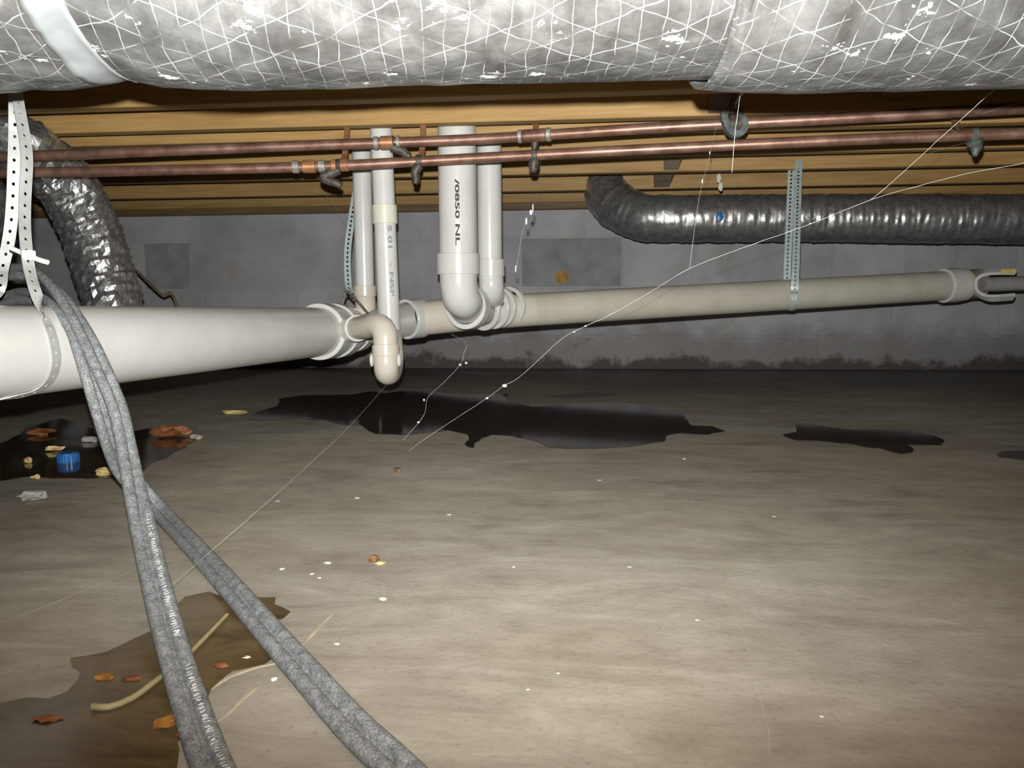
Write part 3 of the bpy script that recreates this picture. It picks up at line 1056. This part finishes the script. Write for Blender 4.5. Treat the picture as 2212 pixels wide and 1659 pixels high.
cM = axis_at(M3, M4, 1709)
tf_, tb_ = PY(1726, 340, 2.5635), PY(1710, 372, 2.607)
r_ = rm + 0.0015
topz = ZJ + 0.10
bk = Vector((-axm.y, axm.x, 0)).normalized()      # towards the wall
np_ = bk.copy()
bk = Vector((cM.x - CAM.x - 0.34, cM.y - CAM.y, 0)).normalized()
rh_ = r_ / abs(bk.dot(np_)) + 0.001      # the strap crosses the pipe at a slant
pts = [Vector((tf_.x + 0.006, 2.5635, topz)), Vector((tf_.x, 2.5635, ZJ + 0.02)), cM - bk * rh_ + Vector((0.003, 0, 0.06))]
for a in range(180, 361, 20):
    t = math.radians(a)
    pts.append(cM + bk * (rh_ * math.cos(t)) + Vector((0, 0, 1)) * (r_ * math.sin(t)))
pts += [cM + bk * rh_ + Vector((-0.006, 0, 0.06)), Vector((tb_.x, 2.607, ZJ + 0.02)), Vector((tb_.x, 2.607, topz))]
path = spline(pts, 0.01)
st = MB().add(*perforated(path, 0.021, 0.0125, 0.0030, hint=lambda i, p_: bk * -1.0 if p_.z > cM.z else (p_ - cM))).build('hanging_strap', 'galv', loc=cM - Vector((0, 0, r_)), smooth=30)
tag(st, 'perforated galvanised strap holding up the long beige pipe', 'strap')

# teal strap beside the slim riser
a3 = P3 + dirp * (-0.02)
r_ = 0.064
pts = [PD(781, 330, 2.16), PD(774, 385, 2.16), PD(762, 455, 2.15), PD(751, 540, 2.13), PD(752, 610, 2.11), PD(757, 632, 2.09)]
path = spline(pts, 0.01)
path = [path[0] + (path[0] - path[1]).normalized() * 0.12] + path
st = MB().add(*perforated(path, 0.019, 0.0125, 0.003, hint=lambda i, p_: Vector((0.6, -0.8, 0)))).build('hanging_strap', 'galv', loc=path[-1], smooth=30)
tag(st, 'perforated galvanised strap slanting down behind the slim riser', 'strap')
wr_ = MB().add(*tube([PD(735, 668, 2.06), PD(742, 648, 2.06), PD(748, 630, 2.06), PD(762, 640, 2.035), PD(785, 665, 1.99), PD(800, 684, 1.96)], 0.0032, 10, 0.006)).build('tie_wire', 'wire_grey', loc=PD(742, 648, 2.06), smooth=60)
tag(wr_, 'dark tie wire bent over the branched fitting below the slim riser', 'wire')

# strap round the thick pipe, nearest joist down and back up
def pipe_pt(x_, ang, off):
    """point on the thick pipe: x_ metres along from PA, angle 0 = towards camera side, 90 = up"""
    c_ = PA + dirp * x_
    side = Vector((dirp.y, -dirp.x, 0)).normalized()
    up2 = side.cross(dirp)
    if up2.z < 0:
        up2 = -up2
    t = math.radians(ang)
    return c_ + (side * math.cos(t) + up2 * math.sin(t)) * (rp + off)




def hit_pipe(x_, y_, off=0.0014):
    """where the line of sight through a pixel meets the near face of the thick pipe"""
    r_d = ray(x_, y_)
    o_ = CAM - PA
    a_ = r_d - dirp * r_d.dot(dirp)
    b_ = o_ - dirp * o_.dot(dirp)
    A_, B_, C_ = a_.dot(a_), 2 * a_.dot(b_), b_.dot(b_) - (rp + off) ** 2
    disc = max(0.0, B_ * B_ - 4 * A_ * C_)
    return CAM + r_d * ((-B_ - math.sqrt(disc)) / (2 * A_))


top = PD(24, 60, 1.09)
pts = [top, PD(37, 200, 1.05), PD(52, 290, 1.035), PD(58, 345, 1.03), PD(54, 430, 1.025), PD(54, 500, 1.015), PD(63, 580, 1.0), PD(80, 640, 0.985)]
pts += [hit_pipe(x_, y_) for x_, y_ in ((96, 686), (108, 710), (117, 740), (122, 770), (120, 797), (110, 820), (92, 838), (66, 850), (30, 858))]
s_b = (pts[-1] - PA).dot(dirp)
for a, ds in ((-95, -0.02), (-120, -0.035), (-150, -0.045), (180, -0.05), (150, -0.05), (128, -0.048)):
    pts.append(pipe_pt(s_b + ds, a, 0.0014))
pts += [PD(-14, 640, 1.09), PD(6, 575, 1.085), PD(20, 510, 1.08), PD(27, 440, 1.075), PD(30, 360, 1.07), PD(32, 290, 1.07), PD(32, 210, 1.07), PD(30, 60, 1.10)]
path = spline(pts, 0.006)
apex = max(range(len(path)), key=lambda i_: -path[i_].z)


def shint(i, p_):
    t = max(0.0, min(1.0, (p_.z - 0.27) / 0.05))
    c_ = PA + dirp * ((p_ - PA).dot(dirp))
    radial = (p_ - c_).normalized()
    front = (CAM - p_).normalized()
    return radial * (1 - t) + ((front * 0.75 + RT * 0.65) if i < apex else (front + RT * 0.2)) * t


st = MB().add(*perforated(path, 0.0150, 0.0155, 0.0019, hint=shint)).build('hanging_strap', 'strap_white', loc=pipe_pt(-0.03, -95, 0), smooth=30)
tag(st, 'pale perforated strap looped round the thick white drain pipe', 'strap')

zt_ = thing('cable_tie', PD(62, 553, 1.01), 'white cable tie pinching the two sides of the pale strap', 'cable tie')
MB().add(*tube([PD(24, 536, 1.012), PD(45, 545, 1.008), PD(62, 552, 1.006), PD(84, 561, 1.004), PD(104, 567, 1.004)], 0.0031, 10, 0.004)).build('tie_tail', 'zip', parent=zt_, smooth=60)
q = PD(62, 551, 1.003)
MB().add(*bevel_box((q.x - 0.007, q.y - 0.005, q.z - 0.006), (q.x + 0.007, q.y + 0.005, q.z + 0.006), 0.0015)).build('tie_head', 'zip', parent=zt_)

# ------------------------------------------------------------------ dusty twin cables
def twin_prof(w, r):
    pr = []
    for i in range(15):
        t = math.radians(-160 + 320 * i / 14)
        pr.append((w + r * math.cos(t), r * math.sin(t)))
    for i in range(15):
        t = math.radians(20 + 320 * i / 14)
        pr.append((-w + r * math.cos(t), r * math.sin(t)))
    return pr


def cable(pts, label, hint):
    path = spline(pts, 0.012)
    t = thing('twin_cable', Vector((path[-1].x, path[-1].y, 0)), label, 'cable')
    MB().add(*sweep(path, twin_prof(0.0063, 0.0064), hint=hint)).build('jacket', 'cable', parent=t, smooth=60)
    return t, path


def chint(i, p_):
    t = max(0.0, min(1.0, p_.z / 0.08))
    f_ = (CAM - p_).normalized()
    tw = max(0.0, min(1.0, (p_.z - 0.06) / 0.08))
    return (f_ + RT * (0.95 * tw)) * t + Vector((0.0, -0.35, 0.95)) * (1 - t)


cA, pathA = cable([PD(-200, 640, 1.55), PD(-60, 600, 1.36), PD(25, 588, 1.22), PD(76, 593, 1.16), PD(116, 622, 1.10), PD(152, 668, 1.055), PD(178, 712, 1.025), PD(205, 765, 1.005), PD(232, 826, 0.99), PD(255, 885, 0.97),
               PD(272, 960, 0.94), PD(290, 1050, 0.89), PD(312, 1150, 0.82), PD(336, 1255, 0.745), PD(368, 1380, 0.665), PD(404, 1500, 0.595), PD(452, 1640, 0.525), PD(520, 1800, 0.452), PD(600, 2000, 0.385)],
      'dusty grey twin cable with white printing hanging over the thick drain pipe', chint)
cB, pathB = cable([PD(-220, 690, 1.52), PD(-80, 662, 1.36), PD(0, 648, 1.25), PD(50, 640, 1.18), PD(95, 652, 1.11), PD(130, 676, 1.06), PD(160, 710, 1.035), PD(178, 757, 1.015), PD(197, 815, 1.005), PD(216, 880, 1.01),
               PD(237, 950, 1.04), PD(262, 1012, 1.08), PD(300, 1055, 1.10), PZ(345, 1104, 0.012), PZ(410, 1172, 0.0078), PZ(480, 1248, 0.0078), PZ(560, 1340, 0.0078), PZ(650, 1442, 0.0078), PZ(760, 1565, 0.0078), PZ(850, 1650, 0.0078), PZ(960, 1760, 0.0078), PZ(1100, 1890, 0.0078)],
      'dusty grey twin cable lying across the concrete floor', chint)
# worn, unreadable white print on the right-hand strand of the hanging cable
fr = frames(pathA, chint)
g = MB()
random.seed(3)
acc = 0.0
i = 0
for i in range(len(pathA) - 1):
    p_ = pathA[i]
    D = (p_ - CAM).dot(FW)
    py = 829.5 - F * (p_ - CAM).dot(UP) / D
    if not (1120 < py < 1700) or 1395 < py < 1440:
        continue
    t, n, s = fr[i]
    sg = 1 if s.dot(RT) > 0 else -1
    for j in range(3):
        c_ = p_ + t * (0.004 * j) + s * (sg * 0.0050) + n * 0.00635
        for st_ in range(random.choice((1, 2, 2))):
            h_ = random.uniform(0.0012, 0.0024)
            a = random.uniform(-0.5, 0.5)
            e = c_ + t * random.uniform(0, 0.0022) + s * (sg * random.uniform(0.0003, 0.0016))
            d1 = (s * math.cos(a) + t * math.sin(a)).normalized()
            d2 = (t * math.cos(a) - s * math.sin(a)).normalized()
            up0 = n * 0.0001
            g.add([e - d1 * h_ - d2 * 0.00045 + up0, e + d1 * h_ - d2 * 0.00045 + up0, e + d1 * h_ + d2 * 0.00045 + up0, e - d1 * h_ + d2 * 0.00045 + up0], [(0, 1, 2, 3)])
pm = g.build('worn_print', 'print', parent=cA.children[0])
pm['kind'] = 'stuff'

# thin wire on the far side of the flexible duct
w_ = MB().add(*tube([PD(20, 365, 2.75), PD(66, 400, 2.72), PD(118, 465, 2.68), PD(200, 520, 2.66), PD(282, 575, 2.62), PD(325, 615, 2.60), PD(352, 638, 2.60), PD(366, 632, 2.60), PD(378, 650, 2.60), PD(386, 690, 2.60), PD(386, 730, 2.6), PD(330, 745, 2.6), PD(250, 740, 2.6), PD(120, 745, 2.6), PD(-100, 740, 2.6)], 0.0042, 10, 0.01)).build('loose_wire', 'wire', loc=PD(386, 730, 2.6), smooth=60)
tag(w_, 'thin dark brown wire trailing down behind the crinkled flexible duct', 'wire')

# ------------------------------------------------------------------ puddles
def puddle(pix, mat, label, h=0.0016, jit=0.004, seed=1):
    pts = [PZ(x, y, 0.0) for x, y in pix]
    out = []
    for a, b in zip(pts, pts[1:] + pts[:1]):
        n = max(2, int((b - a).length / 0.012))
        for j in range(n):
            p_ = a.lerp(b, j / n)
            q_ = Vector((p_.x * 25, p_.y * 25, seed))
            out.append(Vector((p_.x + jit * 1.6 * noise.noise(q_), p_.y + jit * 2.2 * noise.noise(q_ + Vector((0, 0, 9))), 0)))
    bm = bmesh.new()
    vs = [bm.verts.new((p_.x, p_.y, h)) for p_ in out]
    es = [bm.edges.new((vs[i], vs[(i + 1) % len(vs)])) for i in range(len(vs))]
    bmesh.ops.triangle_fill(bm, edges=es, use_beauty=True)
    for f_ in bm.faces:
        if f_.normal.z < 0:
            f_.normal_flip()
    n = len(vs)
    low = [bm.verts.new((p_.x, p_.y, 0.0001)) for p_ in out]
    for i in range(n):
        bm.faces.new((vs[i], low[i], low[(i + 1) % n], vs[(i + 1) % n]))
    c_ = sum(out, Vector()) / n
    for v in bm.verts:
        v.co -= Vector((c_.x, c_.y, 0))
    me = bpy.data.meshes.new('puddle')
    bm.to_mesh(me)
    bm.free()
    me.materials.append(MT[mat])
    o = bpy.data.objects.new('puddle', me)
    COL.objects.link(o)
    o.location = (c_.x, c_.y, 0)
    tag(o, label, 'puddle')
    return o


puddle([(530, 905), (560, 890), (600, 878), (605, 862), (650, 855), (760, 853), (800, 846), (830, 850), (880, 845), (1000, 852), (1080, 852), (1100, 868), (1150, 880), (1230, 874), (1290, 872), (1340, 870), (1400, 875), (1440, 885), (1475, 890), (1482, 910), (1490, 920), (1540, 922), (1565, 932), (1530, 940), (1470, 937), (1440, 942), (1430, 955), (1350, 967), (1260, 970), (1190, 968), (1160, 955), (1110, 943), (1060, 940), (1035, 950), (1020, 968), (1008, 965), (1010, 938), (970, 930), (880, 940), (810, 938), (780, 920), (740, 918), (700, 908), (620, 905), (570, 910)],
       'water', 'long dark puddle on the floor below the trap')
puddle([(1690, 940), (1720, 935), (1715, 915), (1760, 917), (1800, 925), (1850, 930), (1950, 927), (1990, 935), (2040, 950), (2035, 962), (1960, 962), (1975, 978), (1950, 982), (1900, 970), (1830, 960), (1760, 952), (1720, 952)],
       'water', 'small ragged dark puddle apart from the long one')
puddle([(2150, 981), (2180, 976), (2240, 972), (2330, 976), (2320, 992), (2212, 995), (2165, 990)], 'damp', 'thin damp patch beyond the small ragged puddle')
puddle([(-120, 985), (0, 960), (30, 945), (60, 925), (130, 905), (190, 920), (220, 950), (250, 940), (330, 925), (420, 925), (432, 945), (400, 965), (360, 990), (330, 1000), (310, 1020), (250, 1035), (190, 1035), (120, 1035), (60, 1030), (0, 1040), (-120, 1050)],
       'water_left', 'murky puddle littered with debris below the thick drain pipe')
puddle([(-90, 1535), (0, 1522), (50, 1512), (110, 1510), (150, 1495), (165, 1455), (160, 1420), (230, 1405), (290, 1380), (330, 1362), (370, 1325), (400, 1290), (450, 1280), (520, 1302), (560, 1290), (595, 1292), (597, 1306), (625, 1325), (607, 1342), (580, 1350), (620, 1368), (630, 1390), (600, 1412), (570, 1432), (500, 1452), (470, 1480), (452, 1492), (430, 1540), (400, 1600), (370, 1720), (-90, 1720)],
       'water_brown', 'shallow brown puddle under the crossing cables', h=0.0010)
for i_, (pix, lab) in enumerate((([(1180, 858), (1230, 850), (1300, 847), (1345, 853), (1290, 858), (1230, 861)], 'narrow damp streak behind the long dark puddle'),
                                 ([(960, 800), (1060, 793), (1180, 790), (1240, 797), (1160, 806), (1040, 812)], 'broad damp patch at the foot of the block wall'))):
    puddle(pix, 'damp', lab, h=0.0006, seed=i_ + 5)

# ------------------------------------------------------------------ debris on the floor
cp = PZ(148, 997, 0.0016)
cap = thing('bottle_cap', cp, 'bright blue plastic bottle cap in the murky puddle', 'bottle cap')
capr = 0.0185
g = MB()
nn = 48
v = []
prof = [(0.0, 1.0), (0.013, 1.0), (0.0165, 0.94), (0.0175, 0.82)]
for z_, k_ in prof:
    for i in range(nn):
        t = 2 * math.pi * i / nn
        rr = capr * k_ * (1.0 + (0.03 if i % 2 else 0.0) * (1 if z_ < 0.015 else 0))
        v.append(cp + Vector((rr * math.cos(t), rr * math.sin(t), z_)))
f = []
for k_ in range(3):
    for i in range(nn):
        a, b = k_ * nn + i, k_ * nn + (i + 1) % nn
        f.append((a, b, b + nn, a + nn))
f.append(tuple(range(3 * nn, 4 * nn)))
f.append(tuple(range(nn - 1, -1, -1)))
g.add(v, f).build('cap_shell', 'blue', parent=cap)


def chip(name, x, y, rx, ry, rz, mat, label, cat, rot=0.0, z=0.0, group=None, rough=0.75):
    p_ = PZ(x, y, z)
    o = MB().add(*lump(p_ + Vector((0, 0, rz * 0.8)), rx, ry, rz, x * 0.13, rot, rough)).build(name, mat, loc=p_)
    lo = min(v_.co.z for v_ in o.data.vertices)
    for v_ in o.data.vertices:
        v_.co.z -= lo + 0.0002
    tag(o, label, cat, group)
    return o


chip('wood_chip', 228, 1028, 0.021, 0.008, 0.007, 'tan', 'tan chip at the edge of the murky puddle beside the cables', 'debris', z=0.0010)
chip('brick_fragment', 372, 944, 0.036, 0.017, 0.012, 'orange', 'orange brown flake at the end of the murky puddle', 'debris', 0.1, 0.0012)
chip('stone_chip', 422, 950, 0.012, 0.008, 0.006, 'flake', 'pale chip beside the orange brown flake', 'debris', 0.4, 0)
chip('wood_chip', 508, 895, 0.034, 0.010, 0.005, 'yellowchip', 'flat yellow chip at the tip of the long dark puddle', 'debris', 0.05)
chip('stone_chip', 72, 1082, 0.020, 0.013, 0.008, 'grey_chip', 'lone pale grey stone in front of the murky puddle', 'stone', 0.2)
chip('brick_fragment', 85, 940, 0.028, 0.014, 0.006, 'orange', 'rusty brown flake near the blue bottle cap', 'debris', 0.4, 0.001)
chip('wood_chip', 118, 975, 0.016, 0.006, 0.005, 'tan', 'small tan chip touching the blue bottle cap', 'debris', 0.5, 0.001)
chip('stone_chip', 62, 1000, 0.008, 0.006, 0.005, 'tan', 'tiny tan pebble in the murky puddle left of the blue cap', 'debris', 0.2, 0.0012)
chip('stone_chip', 78, 1035, 0.007, 0.005, 0.004, 'tan', 'tiny tan pebble on the near rim of the murky puddle', 'debris', 0.2, 0.0)
chip('stone_chip', 195, 955, 0.018, 0.010, 0.006, 'grey_chip', 'flat grey stone in the murky puddle behind the cables', 'stone', 0.2, 0.001)
chip('brown_chip', 808, 1214, 0.0055, 0.004, 0.004, 'brown_chip', 'dark brown crumb with a tan edge on the bare concrete', 'debris', 0.3)
chip('wood_chip', 822, 1219, 0.006, 0.003, 0.0015, 'tan', 'thin tan sliver beside the dark brown crumb', 'debris', 0.3)
chip('brown_chip', 858, 1019, 0.008, 0.005, 0.004, 'brown_chip', 'lone dark brown crumb near the long dark puddle', 'debris', -0.4)
chip('rust_flake', 224, 1465, 0.0065, 0.005, 0.0015, 'rustchip', 'round orange flake in the brown puddle', 'debris', 0, 0.0008)
chip('rust_flake', 363, 1564, 0.010, 0.008, 0.002, 'rustchip', 'bright orange flake in the brown puddle against the hanging cable', 'debris', 0.4, 0.0008)
for x, y, s_, where in ((100, 1555, 0.010, 'beyond the tip of the curved stem'), (285, 1468, 0.008, 'beside the round orange flake'), (478, 1440, 0.007, 'between the two cables'), (395, 1592, 0.006, 'half under the hanging cable')):
    chip('rust_flake', x, y, s_, s_ * 0.45, 0.0012, 'orange', 'dull reddish brown flake in the brown puddle ' + where, 'debris', random.uniform(-0.5, 0.5), 0.0008, 'reddish flakes in the brown puddle')
chips = [(708, 1217, 8, 4), (610, 1230, 6, 4), (674, 1240, 5, 3), (690, 1249, 5, 3), (828, 1295, 9, 5), (728, 1392, 6, 4), (592, 1468, 7, 7), (772, 1076, 6, 2), (970, 1112, 5, 2), (1478, 992, 4, 3), (535, 1422, 9, 5),
         (600, 1083, 4, 2), (1110, 1225, 4, 2), (1295, 1038, 4, 2), (1672, 1116, 4, 2), (1507, 1340, 5, 2), (1360, 1225, 4, 2), (1205, 1455, 4, 2), (1775, 1548, 5, 3), (1140, 1490, 4, 2), (455, 1455, 7, 4)]
for x, y, a, b in chips:
    Dp = (PZ(x, y, 0) - CAM).dot(FW)
    chip('concrete_crumb', x, y, a * Dp / F * 1.0, a * Dp / F * 0.8, b * Dp / F * 0.35, 'white_chip', 'small whitish crumb lying on the dry concrete', 'debris', random.uniform(-1, 1), 0, 'whitish crumbs scattered over the floor')
for pts, nm, lab in (([(655, 1392), (690, 1352), (715, 1328)], 'paint_scrape', 'pale scraped ridge right of the brown puddle'),
                     ([(455, 1490), (500, 1462), (560, 1440), (598, 1432)], 'paint_scrape', 'pale scraped ridge along the edge of the brown puddle'),
                     ([(470, 1560), (500, 1535), (520, 1510), (555, 1480)], 'paint_scrape', 'thin tan scraped ridge beside the hanging cable'),
                     ([(1545, 1140), (1560, 1230), (1588, 1320), (1618, 1400), (1640, 1480), (1662, 1600), (1668, 1700)], 'slab_crack', 'long hairline raised crack running across the bare concrete'),
                     ([(290, 1232), (200, 1268), (110, 1305), (30, 1335), (-40, 1360)], 'slab_crack', 'short hairline raised crack ending at the hanging cable'),
                     ([(905, 1075), (890, 1110), (868, 1160), (840, 1205), (815, 1240)], 'slab_crack', 'short hairline raised crack passing the dark brown crumb')):
    P_ = spline([PZ(x, y, 0.0) for x, y in pts], 0.01)
    w_ = 0.0026 if nm == 'paint_scrape' else 0.0006
    n_ = len(P_)
    P_ = [p_ + Vector((0.003 * noise.noise(p_ * 40) if nm == 'paint_scrape' else 0.002 * noise.noise(p_ * 30), 0, 0)) for p_ in P_]
    o = MB().add(*sweep(P_, [(-1, 0), (-0.5, 0.35), (0.5, 0.35), (1, 0)], hint=(0, 0, 1), scale=lambda i: w_ * (0.35 + 0.65 * math.sin(math.pi * (i + 0.5) / n_)) * (1 + 0.4 * noise.noise(P_[i] * 60)))).build(nm, 'flake', loc=P_[0])
    tag(o, lab, 'scrape' if nm == 'paint_scrape' else 'crack')
s_ = MB().add(*tube([PZ(200, 1526, 0.004), PZ(235, 1527, 0.004), PZ(285, 1508, 0.004), PZ(340, 1468, 0.0045), PZ(400, 1420, 0.0045), PZ(450, 1370, 0.004), PZ(490, 1328, 0.004)], 0.0023, 10, 0.006, scale=lambda i: 1.1 - 0.012 * i)).build('dry_stem', 'stick', loc=PZ(340, 1468, 0), smooth=60)
tag(s_, 'curved straw coloured stem lying in the brown puddle', 'stem')

# ------------------------------------------------------------------ spider threads, slack and dusty
def thread(pts, r, label, knots=(), group=None):
    P_ = [PD(*p_) for p_ in pts]
    path = spline(P_, 0.008)
    path = [p_ + Vector((noise.noise(p_ * 60), 0, noise.noise(p_ * 60 + Vector((5, 0, 0))))) * 0.0006 for p_ in path]
    n_ = len(path)
    o_ = thing('spider_thread', path[0], label, 'cobweb', group)
    silk = MB().add(*sweep(path, circle(r, 5), scale=lambda i: 0.75 + 0.7 * abs(noise.noise(path[i] * 45)))).build('silk', 'web', parent=o_)
    for x, y, d, a, b in knots:
        MB().add(*lump(PD(x, y, d), a, a, b, x)).build('dust_knot', 'web', parent=silk)
    return o_


thread([(2300, 60, 0.86), (2212, 135, 0.95), (2185, 160, 0.98), (2090, 245, 1.05), (1986, 340, 1.13), (1920, 400, 1.18), (1880, 432, 1.2)], 0.00027, 'long dusty spider thread rising steeply to the big wrapped duct')
thread([(2330, 322, 1.12), (2212, 352, 1.15), (2090, 375, 1.17), (1960, 408, 1.19), (1880, 432, 1.2), (1750, 484, 1.24), (1620, 530, 1.28), (1490, 580, 1.32), (1400, 634, 1.36), (1310, 684, 1.40), (1270, 702, 1.41), (1216, 730, 1.43), (1150, 790, 1.46), (1112, 822, 1.47), (1090, 832, 1.48), (1052, 860, 1.50), (1003, 892, 1.53), (930, 940, 1.56), (872, 982, 1.595)],
       0.00026, 'long dusty spider thread sagging across the foil duct to white knots', [(1090, 833, 1.48, 0.0045, 0.003), (1750, 483, 1.24, 0.0016, 0.0012), (1265, 704, 1.41, 0.0022, 0.0014), (1240, 717, 1.42, 0.002, 0.0014), (1052, 860, 1.50, 0.0026, 0.0022)])
thread([(1601, 178, 0.85), (1596, 225, 0.88), (1588, 290, 0.90), (1581, 373, 0.92)], 0.00018, 'short straight spider thread dropping from the wrapped duct overlap', [(1601, 186, 0.86, 0.0014, 0.003)])
thread([(1548, 268, 1.64), (1530, 350, 1.50), (1518, 392, 1.44), (1505, 460, 1.38), (1490, 578, 1.32)], 0.00026, 'spider thread hanging from the upper copper pipe near the ring clamp', [(1517, 392, 1.44, 0.0014, 0.004), (1533, 330, 1.52, 0.001, 0.003)])
thread([(836, 830, 1.74), (760, 915, 1.45), (660, 1010, 1.20), (560, 1100, 1.02), (450, 1196, 0.90), (340, 1290, 0.74)], 0.00017, 'long spider thread slanting down from the trap bend to the hanging cable')
thread([(975, 722, 2.0), (1007, 741, 1.88), (1001, 765, 1.86), (996, 785, 1.84), (960, 825, 1.78), (925, 858, 1.72), (918, 890, 1.68), (904, 913, 1.66), (870, 952, 1.70)], 0.00036, 'kinked dusty spider thread hanging below the elbow of the wide riser', [(994, 788, 1.84, 0.003, 0.003), (1007, 784, 1.84, 0.003, 0.003), (916, 864, 1.71, 0.002, 0.003), (904, 912, 1.66, 0.003, 0.002)])
thread([(1172, 296, 2.0), (1164, 400, 1.75), (1154, 442, 1.6), (1146, 460, 1.56), (1132, 487, 1.52), (1116, 574, 1.5), (1112, 588, 1.5)], 0.00013, 'short fluffy dust strand hanging right of the risers, below the joists', [(1147, 459, 1.56, 0.0028, 0.005), (1151, 449, 1.58, 0.0012, 0.008), (1137, 478, 1.53, 0.002, 0.007), (1114, 580, 1.5, 0.0012, 0.006)])
thread([(2104, 304, 1.56), (2050, 318, 1.46), (1995, 337, 1.36), (1940, 380, 1.18)], 0.00020, 'faint spider thread tied to the grey wedge clamp')
thread([(2260, 214, 1.50), (2180, 228, 1.48), (2130, 243, 1.50), (2105, 247, 1.54)], 0.00024, 'faint spider thread along the upper copper pipe end')
thread([(690, 405, 2.55), (725, 450, 2.3), (752, 485, 2.14)], 0.0004, 'faint spider thread left of the slim riser')
